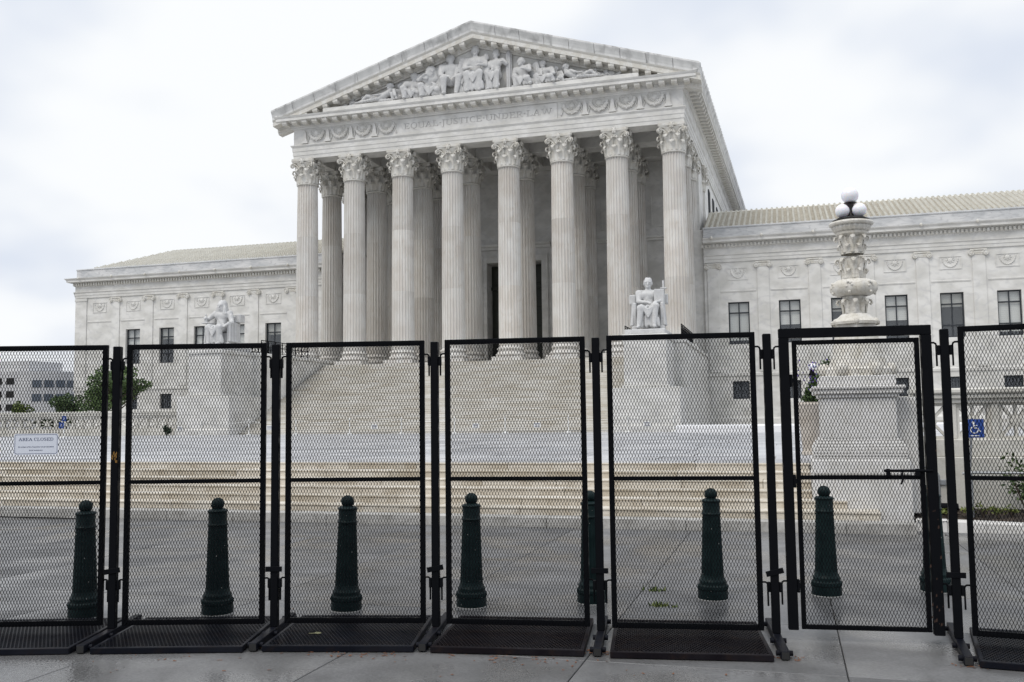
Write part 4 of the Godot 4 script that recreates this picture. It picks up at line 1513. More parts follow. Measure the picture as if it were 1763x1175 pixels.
func reclining(s: float) -> Array:
	var o := []
	var pel := Vector3(s * 0.05, 0.16, 0.08)
	var chest := Vector3(-s * 0.26, 0.40, 0.06)
	var neck := Vector3(-s * 0.34, 0.56, 0.07)
	var head := Vector3(-s * 0.33, 0.70, 0.10)
	o.push_back([pel, chest, 0.15, 0.15, 0.006])
	o.push_back([chest, neck, 0.14, 0.09])
	o.push_back([neck, head, 0.055, 0.05])
	head_caps(o, head, s * 0.8, false)
	for q in [-1.0, 1.0]:
		var shd := neck + Vector3(q * 0.15, -0.06, q * 0.08)
		var hand := Vector3(-s * 0.62, 0.06, 0.2) if q * s < 0 else Vector3(s * 0.12, 0.30, 0.28)
		var elb := (shd + hand) * 0.5 + Vector3(0, -0.06, 0.05)
		o.push_back([shd, elb, 0.068, 0.055])
		o.push_back([elb, hand, 0.05, 0.034])
		hand_caps(o, hand, Vector3(s * 0.7, -0.2, 0.5).normalized(), Vector3(0, 0, 1))
	o.push_back([pel, Vector3(s * 0.42, 0.34, 0.16), 0.12, 0.09, 0.01])
	o.push_back([Vector3(s * 0.42, 0.34, 0.16), Vector3(s * 0.66, 0.08, 0.18), 0.085, 0.05, 0.01])
	o.push_back([Vector3(s * 0.66, 0.06, 0.18), Vector3(s * 0.8, 0.05, 0.24), 0.045, 0.035])
	o.push_back([pel, Vector3(s * 0.5, 0.12, 0.06), 0.12, 0.09, 0.01])
	o.push_back([Vector3(s * 0.5, 0.12, 0.06), Vector3(s * 0.86, 0.07, 0.1), 0.08, 0.05, 0.01])
	o.push_back([Vector3(s * 0.1, 0.12, 0.22), Vector3(s * 0.62, 0.06, 0.22), 0.1, 0.07, 0.014])
	o.push_back([Vector3(-s * 0.55, 0.05, 0.1), Vector3(s * 0.1, 0.05, 0.12), 0.09, 0.1, 0.012])
	return o

func pediment_figures(P: Node3D) -> void:
	var hands := {"lh": Vector3(-0.1, 0.75, 0.3), "rh": Vector3(0.12, 0.8, 0.28)}
	var y := 28.33
	var z := AZ + 0.16
	var crouch := {"seat": 0.2, "lk": Vector3(-0.2, 0.42, 0.34), "rk": Vector3(0.22, 0.26, 0.42), "lf": Vector3(-0.18, 0.06, 0.4), "rf": Vector3(0.3, 0.06, 0.36)}
	var list := [
		["seated", {"lh": hands.lh, "rh": hands.rh, "hood": false}, -23.84, 4.15, 0.0, 3.03, 2.0, 2.25],
		["seated", {"turn": 0.5, "lh": Vector3(-0.05, 0.62, 0.42), "rk": Vector3(0.22, 0.6, 0.42), "robe": false}, -26.0, 3.66, 0.35, 2.75, 1.9, 2.25],
		["seated", {"turn": -0.5, "rh": Vector3(0.3, 0.9, 0.25), "lk": Vector3(-0.2, 0.6, 0.44)}, -22.05, 3.62, -0.35, 2.7, 1.9, 2.1],
		["seated", crouch.merged({"turn": 0.3, "bow": -0.05, "lean": Vector3(0.05, -0.02, 0.1), "lh": Vector3(-0.14, 0.75, 0.28), "hood": true}), -27.9, 2.8, 0.4, 2.6, 1.8, 2.35],
		["seated", crouch.merged({"turn": 0.6, "lean": Vector3(0.1, -0.08, 0.05), "rh": Vector3(0.25, 0.45, 0.4)}), -29.6, 2.5, 0.6, 2.5, 1.8, 2.3],
		["seated", crouch.merged({"turn": -0.7, "lean": Vector3(-0.04, -0.02, 0.12), "bow": -0.04, "rh": Vector3(0.1, 0.6, 0.4)}), -19.65, 2.6, -0.5, 2.5, 1.8, 2.15],
		["seated", crouch.merged({"turn": 0.5, "lean": Vector3(-0.08, -0.08, 0.04), "lh": Vector3(-0.1, 0.4, 0.4)}), -17.8, 2.2, -0.5, 2.35, 1.8, 2.4],
		["seated", {"turn": 0.4, "seat": 0.6, "hood": true}, -24.95, 3.25, 0.2, 2.6, 1.1, 1.5],
		["seated", {"turn": -0.3, "seat": 0.6}, -22.9, 3.35, -0.2, 2.6, 1.1, 1.5],
		["seated", {"turn": 0.5, "seat": 0.5, "hood": true}, -27.0, 2.65, 0.3, 2.5, 1.0, 1.6],
		["seated", crouch.merged({"turn": 0.7}), -28.75, 2.3, 0.5, 2.4, 1.0, 1.7],
		["seated", crouch.merged({"turn": 0.9, "lean": Vector3(0.12, -0.1, 0.08)}), -30.8, 1.75, 0.8, 2.3, 1.1, 1.7],
		["seated", crouch.merged({"turn": -0.6, "hood": true}), -18.75, 2.15, -0.5, 2.4, 1.0, 1.6],
		["seated", crouch.merged({"turn": -0.9, "lean": Vector3(-0.12, -0.1, 0.08)}), -16.75, 1.6, -0.7, 2.3, 1.1, 1.7],
		["recline", -1.0, -34.4, 0.95, 0.0, 1.4, 1.0, 2.0],
		["recline", 1.0, -13.3, 0.95, 0.0, 1.4, 1.0, 2.0],
		["recline", -1.0, -32.3, 1.75, 0.0, 2.15, 1.9, 4.2],
		["recline", 1.0, -15.2, 1.6, 0.0, 2.1, 1.9, 4.2],
	]
	for e in list:
		var caps: Array = seated(e[1]) if e[0] == "seated" else reclining(e[1])
		var sc: float = e[5]
		var me := sdf_mesh(caps, 0.022, 0.022, M.figure, Vector3(sc, sc, e[6]))
		var bb := me.get_aabb()
		var o := inst("carved_figure", me, P, Vector3(e[2], y - bb.position.y * 1.0, z) - P.global_position)
		o.rotation.y = e[4] * 0.6
		o.scale = Vector3(e[7] / bb.size.x, e[3] / bb.size.y, (1.15 if e[6] > 1.5 else 0.6) / bb.size.z)
		o.position.y = y - bb.position.y * o.scale.y - P.global_position.y
	# bound rods, urn and tablet between the figures
	var b := MB.new()
	for k in 7:
		var a := TAU * k / 6.0
		var r := 0.0 if k == 6 else 0.17
		b.tube([Vector3(-20.95 + r * cos(a), 28.3, AZ + 0.15 + r * sin(a)), Vector3(-20.95 + r * cos(a), 31.4, AZ + 0.15 + r * sin(a))], 0.11, 7)
	b.ball(Vector3(-20.95, 31.5, AZ + 0.15), 0.2, 10)
	wobj("carved_rods", b, M.figure, P)
	b = MB.new()
	b.lathe([Vector2(0, 0), Vector2(0.25, 0.0), Vector2(0.16, 0.1), Vector2(0.34, 0.35), Vector2(0.3, 0.55), Vector2(0.16, 0.62), Vector2(0.24, 0.74), Vector2(0, 0.8)], 14, Vector3(-35.0, 28.33, AZ + 0.1))
	b.ball(Vector3(-35.6, 28.5, AZ + 0.2), 0.22, 8)
	b.tube([Vector3(-34.6, 28.45, AZ + 0.2), Vector3(-34.1, 28.5, AZ + 0.2)], 0.18, 8)
	wobj("carved_urn", b, M.figure, P)
	b = MB.new()
	b.ball(Vector3(-12.5, 28.6, AZ + 0.1), 0.42, 10, Vector3(1.1, 1, 0.7))
	b.ball(Vector3(-12.9, 28.9, AZ + 0.1), 0.26, 10)
	b.tube([Vector3(-12.2, 28.5, AZ + 0.2), Vector3(-11.7, 28.75, AZ + 0.2)], 0.16, 8)
	wobj("carved_scrolls", b, M.figure, P)

func make_statue(side: float) -> void:
	var cx := XC + side * 15.55
	var lab := "white marble seated figure resting a tall tablet against its shoulder" if side > 0 else "white marble seated figure in a hooded robe on a throne"
	var t := thing("seated_statue", lab, "statue", Vector3(cx, 7.02, -59.7), 0.1 if side > 0 else 0.02)
	var p := {}
	if side > 0:
		p = {"sleeve": false, "robe": true, "lh": Vector3(-0.02, 0.72, 0.26), "rh": Vector3(0.2, 0.72, 0.3), "rk": Vector3(0.17, 0.60, 0.44), "rf": Vector3(0.14, 0.07, 0.5), "lf": Vector3(-0.22, 0.06, 0.5)}
	else:
		p = {"hood": true, "lh": Vector3(-0.36, 0.84, 0.28), "rh": Vector3(0.3, 0.62, 0.32), "turn": -0.15, "bow": -0.02}
	var me := sdf_mesh(seated(p), 0.0135, 0.022, M.figure, Vector3(2.65, 2.42, 2.42))
	inst("figure", me, t, Vector3(0, 0.06, 0))
	var b := MB.new()
	b.box(Vector3(0, 0.5, -0.25), Vector3(1.5, 1.0, 1.5), 0.05)
	for s in [-1.0, 1.0]:
		b.box(Vector3(s * 0.86, 0.95, -0.1), Vector3(0.24, 1.7, 1.5), 0.06)
		b.box(Vector3(s * 0.86, 0.16, -0.1), Vector3(0.34, 0.3, 1.7), 0.05)
	b.box(Vector3(0, 1.35, -0.95), Vector3(2.0 if side > 0 else 1.7, 2.0, 0.26), 0.06)
	for s in [-1.0, 1.0]:
		b.box(Vector3(s * 1.02, 2.12, -0.7), Vector3(0.42, 0.62, 0.7), 0.05)
		for q in 5: b.tube([Vector3(s * (0.92 + 0.03 * (q % 2)), 1.78, 0.5 - 0.2 * q), Vector3(s * (1.0 + 0.05 * (q % 2)), 0.35, 0.62 - 0.22 * q)], 0.09, 6, 0.12)
	obj("throne", b, M.figure, t)
	b = MB.new()
	if side > 0:
		b.xf = Transform3D(Basis(Vector3.FORWARD, 0.04), Vector3.ZERO)
		b.box(Vector3(0.60, 2.1, 0.38), Vector3(0.62, 1.15, 0.14), 0.03)
		obj("tablet", b, M.figure, t)
		b = MB.new()
		b.tube([Vector3(0.98, 1.4, 0.1), Vector3(0.95, 3.25, -0.1)], 0.07, 8)
		b.box(Vector3(0.96, 2.75, -0.02), Vector3(0.42, 0.1, 0.12), 0.03)
		obj("staff", b, M.figure, t)
	else:
		b.box(Vector3(-0.9, 1.75, 0.72), Vector3(0.5, 0.1, 0.4), 0.03)
		b.lathe([Vector2(0, 0), Vector2(0.14, 0), Vector2(0.1, 0.2), Vector2(0.13, 0.35), Vector2(0.05, 0.45), Vector2(0.07, 0.55), Vector2(0, 0.62)], 10, Vector3(-0.9, 1.8, 0.72))
		obj("tray_and_statuette", b, M.figure, t)

# ---------------------------------------------------------------- the marble lamp
func make_lamp() -> void:
	var X := 1.09
	var Z := -15.95
	var t := thing("marble_lamp", "carved marble lamp standard with three white globes on a square pedestal", "lamp", Vector3(X, 0, Z))
	var f := -15.32           # front of the die
	var b := MB.new()
	b.span(Vector3(0.33, -0.02, -16.6), Vector3(1.76, 0.80, f + 0.03), 0.015)
	wobj("foundation", b, M.pedestal, t)
	b = MB.new()
	b.span(Vector3(0.34, 0.80, -16.62), Vector3(1.75, 1.03, f + 0.06), 0.02)
	wobj("plinth", b, M.pedestal, t)
	b = MB.new()
	# swelling base moulding in stepped slices
	for i in 7:
		var q := i / 6.0
		var e := 0.05 * cos(q * PI * 0.5) + 0.02 * sin(q * PI)
		b.span(Vector3(0.46 - e * 1.6, 1.03 + 0.045 * i, -16.55), Vector3(1.63 + e * 1.6, 1.03 + 0.045 * (i + 1), f - 0.02 + e), 0.012)
	wobj("base_moulding", b, M.pedestal, t)
	b = MB.new()
	b.span(Vector3(0.50, 1.345, -16.45), Vector3(1.59, 1.97, f - 0.02), 0.012)
	b.span(Vector3(1.59, 0.2, -16.5), Vector3(1.90, 1.97, f - 0.3), 0.012)
	wobj("die", b, M.pedestal, t)
	b = MB.new()
	b.span(Vector3(0.46, 1.97, -16.5), Vector3(1.63, 2.03, f + 0.02), 0.012)
	b.span(Vector3(0.40, 2.03, -16.55), Vector3(1.69, 2.10, f + 0.07), 0.012)
	b.span(Vector3(0.37, 2.10, -16.57), Vector3(1.72, 2.15, f + 0.10), 0.012)
	b.span(Vector3(0.49, 2.15, -16.45), Vector3(1.60, 2.31, f - 0.02), 0.012)
	wobj("pedestal_cornice", b, M.pedestal, t)
	# carved feet and the triangular foot block
	b = MB.new()
	b.lathe([Vector2(0.56, 2.31), Vector2(0.56, 2.42), Vector2(0.50, 2.46), Vector2(0.42, 2.7), Vector2(0.36, 2.98), Vector2(0.34, 3.14), Vector2(0.36, 3.17)], 6, Vector3(X, 0, Z))
	for k in 6:
		var a := TAU * (k + 0.5) / 6
		b.ball(Vector3(X + 0.5 * sin(a), 2.42, Z + 0.5 * cos(a)), 0.11, 10)
	wobj("foot", b, M.lampstone, t)
	b = MB.new()
	b.lathe([Vector2(0.37, 3.14), Vector2(0.38, 3.18), Vector2(0.36, 3.20), Vector2(0.30, 3.235), Vector2(0.24, 3.28), Vector2(0.21, 3.31)], 30, Vector3(X, 0, Z))
	for k in 6:
		var a := TAU * k / 6
		b.ball(Vector3(X + 0.34 * sin(a), 3.18, Z + 0.34 * cos(a)), 0.055, 8)
	wobj("foot_ring", b, M.lampstone, t)
	# leafy shaft in three tiers
	var prof := [[3.30, 0.165, 3.52, 0.175], [3.86, 0.165, 4.20, 0.185], [4.28, 0.165, 4.56, 0.185]]
	for i in 3:
		var q: Array = prof[i]
		b = MB.new()
		b.lathe([Vector2(q[1] + 0.015, q[0]), Vector2(q[1], q[0] + 0.03), Vector2(q[1], lerpf(q[0], q[2], 0.6)), Vector2(q[3], q[2]), Vector2(q[3] + 0.02, q[2] + 0.02)], 30, Vector3(X, 0, Z), 15, 0.08)
		b.xf = Transform3D(Basis.IDENTITY, Vector3(X, 0, Z))
		var h: float = q[2] - q[0]
		for k in 8: leaf(b, TAU * k / 8.0, q[0] + 0.02, h * 0.98, q[1] - 0.012, 0.10, 0.05, 0.014)
		if i > 0:
			for k in 8: leaf(b, TAU * (k + 0.5) / 8.0, q[0] + 0.0, h * 0.5, q[1] - 0.008, 0.07, 0.045, 0.012)
		b.xf = Transform3D.IDENTITY
		wobj("leafy_tier", b, M.lampstone, t)
	# the swelling knop
	b = MB.new()
	b.lathe([Vector2(0.17, 3.52), Vector2(0.18, 3.60)], 24, Vector3(X, 0, Z), 18, 0.08)
	var pr := []
	for i in 11:
		var a := -PI / 2 + PI * i / 10.0
		pr.push_back(Vector2(0.20 + 0.145 * cos(a), 3.735 + 0.135 * sin(a)))
	b.lathe(pr, 40, Vector3(X, 0, Z))
	for k in 6:
		var a := TAU * (k + 0.25) / 6
		b.ball(Vector3(X + 0.285 * sin(a), 3.735, Z + 0.285 * cos(a)), 0.1, 12, Vector3(0.9, 1.15, 0.9))
		for j in 5:
			var a2 := a + TAU / 12.0 + (j - 2) * 0.06
			b.ball(Vector3(X + 0.335 * sin(a2), 3.735 + 0.09 * sin(j * 2.3), Z + 0.335 * cos(a2)), 0.026, 6)
	wobj("knop", b, M.lampstone, t)
	# bowl
	b = MB.new()
	b.lathe([Vector2(0.185, 4.56), Vector2(0.24, 4.60), Vector2(0.25, 4.635)], 30, Vector3(X, 0, Z))
	b.lathe([Vector2(0.25, 4.635), Vector2(0.28, 4.66), Vector2(0.30, 4.70), Vector2(0.305, 4.735)], 48, Vector3(X, 0, Z), 24, 0.06)
	b.lathe([Vector2(0.305, 4.735), Vector2(0.335, 4.75), Vector2(0.345, 4.775), Vector2(0.335, 4.80), Vector2(0.28, 4.815), Vector2(0, 4.82)], 40, Vector3(X, 0, Z))
	wobj("bowl", b, M.lampstone, t)
	b = MB.new()
	b.lathe([Vector2(0.28, 4.815), Vector2(0.285, 4.84), Vector2(0.2, 4.875), Vector2(0.08, 4.90), Vector2(0.05, 4.95), Vector2(0.045, 5.03), Vector2(0.06, 5.10), Vector2(0.10, 5.125), Vector2(0, 5.13)], 24, Vector3(X, 0, Z))
	for k in 3:
		var a := TAU * k / 3.0 + PI / 3 * 0.0 + 1.05
		b.lathe([Vector2(0.07, 4.85), Vector2(0.08, 4.87), Vector2(0.04, 4.885)], 12, Vector3(X + 0.15 * sin(a), 0, Z + 0.15 * cos(a)))
	wobj("bronze_holder", b, M.bronze, t)
	var g := MB.new()
	g.ball(Vector3.ZERO, 0.133, 32)
	var gm := g.mesh(M.globe)
	inst("globe", gm, t, Vector3(0, 5.245, 0))
	g = MB.new()
	g.ball(Vector3.ZERO, 0.112, 28)
	gm = g.mesh(M.globe)
	for k in 3:
		var a := TAU * k / 3.0 + 1.05
		inst("globe", gm, t, Vector3(0.15 * sin(a), 4.985, 0.15 * cos(a)))

# ---------------------------------------------------------------- balustrades
func pierced_panel(b: MB, x0: float, x1: float, y0: float, y1: float, z: float, d: float, ribs := true) -> void:
	# a square stone lattice: border, cross, diagonals and a central boss, open between
	var w := x1 - x0
	var h := y1 - y0
	var t := minf(w, h) * 0.09
	for e in [[x0, y0, x1, y0 + t], [x0, y1 - t, x1, y1], [x0, y0 + t, x0 + t, y1 - t], [x1 - t, y0 + t, x1, y1 - t]]:
		b.span(Vector3(e[0], e[1], z - d), Vector3(e[2], e[3], z))
	var c := Vector3((x0 + x1) / 2, (y0 + y1) / 2, z - d / 2)
	for k in 4:
		var a := PI * k / 4.0
		var l := w if k == 0 else (h if k == 2 else sqrt(w * w + h * h))
		if k % 2 == 1: a = atan2(h, w) * (1 if k == 1 else -1)
		b.xf = Transform3D(Basis(Vector3(0, 0, 1), a), c)
		b.box(Vector3(0, 0, 0.002 * k), Vector3(l - t, t * 0.85, d * 0.8))
		b.xf = Transform3D.IDENTITY
	b.xf = Transform3D(Basis(Vector3(1, 0, 0), PI / 2), c)
	b.lathe([Vector2(t * 1.9, -d * 0.42), Vector2(t * 1.9, d * 0.42), Vector2(t * 1.2, d * 0.52), Vector2(0, d * 0.52)], 14)
	b.xf = Transform3D.IDENTITY

func make_balustrade(called_label: String, x0: float, x1: float, z: float, y: Array, pw: float, m: Material) -> void:
	# y: ground, ledge, panel bottom, panel top, rail bottom, rail top
	var t := thing("balustrade", called_label, "balustrade", Vector3((x0 + x1) / 2, y[0], z))
	var b := MB.new()
	b.span(Vector3(x0, y[0], z - 0.45), Vector3(x1, y[1], z + 0.08), 0.015)
	wobj("base_wall", b, m, t)
	b = MB.new()
	b.span(Vector3(x0, y[1], z - 0.38), Vector3(x1, y[2], z + 0.02), 0.015)
	wobj("plinth", b, m, t)
	b = MB.new()
	b.span(Vector3(x0, y[3], z - 0.34), Vector3(x1, y[4], z - 0.02), 0.01)
	b.span(Vector3(x0, y[4], z - 0.4), Vector3(x1, lerpf(y[4], y[5], 0.45), z + 0.04), 0.015)
	b.span(Vector3(x0, lerpf(y[4], y[5], 0.45), z - 0.44), Vector3(x1, y[5], z + 0.09), 0.025)
	wobj("rail", b, m, t)
	var x := x0
	while x + pw <= x1 + 0.01:
		b = MB.new()
		pierced_panel(b, x + 0.06, x + pw - 0.06, y[2], y[3], z - 0.1, 0.16)
		wobj("pierced_panel", b, m, t)
		b = MB.new()
		b.span(Vector3(x - 0.06, y[2], z - 0.30), Vector3(x + 0.06, y[3], z - 0.06), 0.01)
		wobj("pier", b, m, t)
		x += pw

# ---------------------------------------------------------------- planting
func leaves(b: MB, rng: RandomNumberGenerator, c: Vector3, r: Vector3, n: int, size: float, ca: Color, cb: Color, lumps := 6, shell := 0.45) -> void:
	b.tint = true
	var cl := []
	for k in lumps:
		var d := Vector3(rng.randfn(), rng.randfn() * 0.9, rng.randfn()).normalized() * rng.randf_range(0.25, 0.72)
		cl.push_back([c + d * r, rng.randf_range(0.34, 0.55) if lumps < 20 else rng.randf_range(0.2, 0.36)])
	for i in n:
		var q: Array = cl[rng.randi_range(0, lumps - 1)]
		var d := Vector3(rng.randfn(), rng.randfn(), rng.randfn()).normalized() * pow(rng.randf_range(shell * shell, 1.0), 0.5)
		var p: Vector3 = q[0] + d * r * q[1]
		var s := size * rng.randf_range(0.6, 1.3)
		var ax := Vector3(rng.randfn(), rng.randfn() * 0.6, rng.randfn()).normalized()
		var sd := ax.cross(Vector3(rng.randfn(), rng.randfn(), rng.randfn())).normalized()
		b.col = ca.lerp(cb, rng.randf())
		b.quad(p - ax * s, p + sd * s * 0.4, p + ax * s, p - sd * s * 0.4)

func make_tree(label: String, at: Vector3, h: float, r: float, n: int, sd: int, size: float, ca: Color, cb: Color) -> void:
	var t := thing("leafy_tree", label, "tree", at)
	var rng := RandomNumberGenerator.new()
	rng.seed = sd
	var b := MB.new()
	b.tube([Vector3.ZERO, Vector3(0.05, h * 0.3, 0), Vector3(0.0, h * 0.6, 0.05)], h * 0.03, 8, h * 0.012)
	for k in 7:
		var a := rng.randf() * TAU
		var y := h * rng.randf_range(0.25, 0.5)
		b.tube([Vector3(0, y, 0), Vector3(cos(a) * r * 0.3, y + h * 0.15, sin(a) * r * 0.3), Vector3(cos(a) * r * 0.6, y + h * 0.25, sin(a) * r * 0.6)], h * 0.012, 5, h * 0.004)
	obj("trunk", b, M.bark, t)
	b = MB.new()
	leaves(b, rng, Vector3(0, h * 0.58, 0), Vector3(r, h * 0.44, r), n, size, ca, cb, 26)
	obj("crown", b, M.leaf, t)

func make_shrub(label: String, at: Vector3, r: Vector3, n: int, sd: int, size: float, ca: Color, cb: Color) -> Node3D:
	var t := thing("shrub", label, "shrub", at)
	var rng := RandomNumberGenerator.new()
	rng.seed = sd
	var b := MB.new()
	for k in 6:
		var a := rng.randf() * TAU
		b.tube([Vector3.ZERO, Vector3(cos(a) * r.x * 0.4, r.y * 0.9, sin(a) * r.z * 0.4)], 0.012, 5)
	obj("stems", b, M.bark, t)
	b = MB.new()
	leaves(b, rng, Vector3(0, r.y, 0), r, n, size, ca, cb, 8)
	obj("foliage", b, M.leaf, t)
	return t

# ---------------------------------------------------------------- fence
# expanded metal: flattened strands on a diamond lattice, w by h from the origin, facing +z
func expanded_metal(w: float, h: float, px: float, py: float, sw: float, th: float) -> MB:
	var b := MB.new()
	var nc := int(round(w / (px / 2)))
	var nr := int(round(h / (py / 2)))
	var dx := w / nc
	var dy := h / nr
	for i in nc:
		for j in nr:
			var up := (i + j) % 2 == 0
			var p := Vector3(i * dx, (j if up else j + 1) * dy, 0)
			var q := Vector3((i + 1) * dx, (j + 1 if up else j) * dy, 0)
			var d := (q - p).normalized()
			var s := Vector3(-d.y, d.x, 0) * sw * 0.5
			p -= d * sw * 0.4
			q += d * sw * 0.4
			var f := Vector3(0, 0, th * 0.5)
			b.quad(p + s + f, p - s + f, q - s + f, q + s + f)
			b.quad(p - s + f, p - s * 0.7 - f, q - s * 0.7 - f, q - s + f)
			b.quad(p + s * 0.7 - f, p + s + f, q + s + f, q + s * 0.7 - f)
	return b

func place(a: Vector2, c: Vector2) -> Array:
	var d := (c - a).normalized()
	return [Vector3((a.x + c.x) / 2, 0, (a.y + c.y) / 2), atan2(-d.y, d.x), a.distance_to(c)]

var panel_mesh: ArrayMesh
var tray_mesh: ArrayMesh
var tray_brown: ArrayMesh

func make_panel(a: Vector2, c: Vector2, label: String, group: String, brown := false) -> Node3D:
	var q := place(a, c)
	var w: float = q[2]
	var t := thing("mesh_fence", label, "fence", q[0], q[1], group)
	var lo := 0.09
	var hi := 2.387
	var e := 0.042
	var b := MB.new()
	b.span(Vector3(-w / 2, lo, -0.02), Vector3(-w / 2 + e, hi, 0.016), 0.003)
	b.span(Vector3(w / 2 - e, lo, -0.02), Vector3(w / 2, hi, 0.016), 0.003)
	b.span(Vector3(-w / 2 + e, lo, -0.019), Vector3(w / 2 - e, lo + e, 0.015), 0.003)
	b.span(Vector3(-w / 2 + e, hi - e, -0.019), Vector3(w / 2 - e, hi, 0.015), 0.003)
	obj("frame", b, M.black, t)
	b = MB.new()
	b.span(Vector3(-w / 2 + e, 1.232, -0.018), Vector3(w / 2 - e, 1.264, 0.014), 0.003)
	obj("mid_rail", b, M.black, t)
	if not panel_mesh:
		panel_mesh = expanded_metal(1.15, 2.28, 0.0243, 0.0545, 0.0039, 0.0032).mesh(M.mesh)
		tray_mesh = expanded_metal(1.12, 1.04, 0.03, 0.066, 0.008, 0.006).mesh(M.tray)
		tray_brown = expanded_metal(1.12, 1.04, 0.03, 0.066, 0.008, 0.006).mesh(M.tray2)
	var m := inst("mesh_infill", panel_mesh, t, Vector3(-w / 2 + 0.006, lo + 0.008, 0.019))
	m.scale.x = (w - 0.012) / 1.15
	m.set_meta("kind", "stuff")
	# hooks that hang the panel on its posts
	for s in [-1.0, 1.0]:
		for y in [2.272, 0.455]:
			b = MB.new()
			b.tube([Vector3(s * (w / 2 - 0.004), y, 0), Vector3(s * (w / 2 + 0.022), y, 0), Vector3(s * (w / 2 + 0.034), y - 0.008, 0), Vector3(s * (w / 2 + 0.038), y - 0.022, 0), Vector3(s * (w / 2 + 0.038), y - 0.18, 0)], 0.0075, 8)
			obj("hook", b, M.black, t)
	# the ballast tray it stands on
	var tr := part("tray", t)
	b = MB.new()
	var tw := w - 0.01
	b.span(Vector3(-tw / 2, 0.004, 0.56), Vector3(tw / 2, 0.05, 0.6), 0.004)
	b.span(Vector3(-tw / 2, 0.004, -0.5), Vector3(tw / 2, 0.05, -0.46), 0.004)
	b.span(Vector3(-tw / 2, 0.004, -0.46), Vector3(-tw / 2 + 0.03, 0.05, 0.56), 0.004)
	b.span(Vector3(tw / 2 - 0.03, 0.004, -0.46), Vector3(tw / 2, 0.05, 0.56), 0.004)
	b.span(Vector3(-tw / 2 + 0.03, 0.006, -0.46), Vector3(tw / 2 - 0.03, 0.038, 0.56))
	obj("rim", b, M.tray2 if brown else M.tray, tr)
	var tm := inst("tread", tray_brown if brown else tray_mesh, tr, Vector3(-tw / 2 + 0.02, 0.045, 0.57))
	tm.rotation.x = -PI / 2
	tm.scale.x = (tw - 0.04) / 1.12
	tm.set_meta("kind", "stuff")
	return t

func make_post(at: Vector2, turn: float, tilt: float, label: String, group: String, mark := false) -> void:
	var t := thing("fence_post", label, "fence post", Vector3(at.x, 0, at.y), turn, group)
	var b := MB.new()
	b.span(Vector3(-0.031, 0.066, -0.031), Vector3(0.031, 2.372, 0.031), 0.005)
	obj("tube", b, M.black, t)
	b = MB.new()
	b.span(Vector3(-0.031, 0.006, -0.55), Vector3(0.031, 0.066, 0.58), 0.005)
	obj("beam", b, M.tray, t)
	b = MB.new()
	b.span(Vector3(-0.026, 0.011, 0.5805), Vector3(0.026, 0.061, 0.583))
	obj("dark_end_plate", b, M.dark, t)  # solid plate, its near-black colour stands for the shade inside the tube
	for s in [-1.0, 1.0]:
		for y in [2.175, 0.375]:
			b = MB.new()
			b.span(Vector3(s * 0.031, y, -0.02), Vector3(s * 0.056, y + 0.075, 0.02), 0.004)
			obj("sleeve", b, M.black, t)
		for z in [0.5, -0.45, 0.12]:
			b = MB.new()
			b.xf = Transform3D(Basis(Vector3(0, 0, 1), PI / 2), Vector3(s * 0.045, 0.036, z))
			b.lathe([Vector2(0, -0.014), Vector2(0.02, -0.014), Vector2(0.02, 0.014), Vector2(0, 0.014)], 8)
			obj("bolt", b, M.tray, t)
	b = MB.new()
	b.xf = Transform3D(Basis(Vector3(0, 0, 1), tilt), Vector3(0, 0.53, 0.036))
	b.box(Vector3.ZERO, Vector3(0.135, 0.042, 0.008), 0.002)
	obj("clip_plate", b, M.black, t)
	if mark:
		b = MB.new()
		var rng := RandomNumberGenerator.new()
		rng.seed = 2
		for k in 16:
			var x := rng.randf_range(-0.022, 0.022)
			var y := 1.46 + rng.randfn() * 0.03
			b.quad(Vector3(x - 0.004, y, 0.0318), Vector3(x + 0.003, y - 0.004, 0.0318), Vector3(x + 0.004, y + 0.018, 0.0318), Vector3(x - 0.002, y + 0.02, 0.0318))
		obj("paint_scrapes", b, M.orange, t)

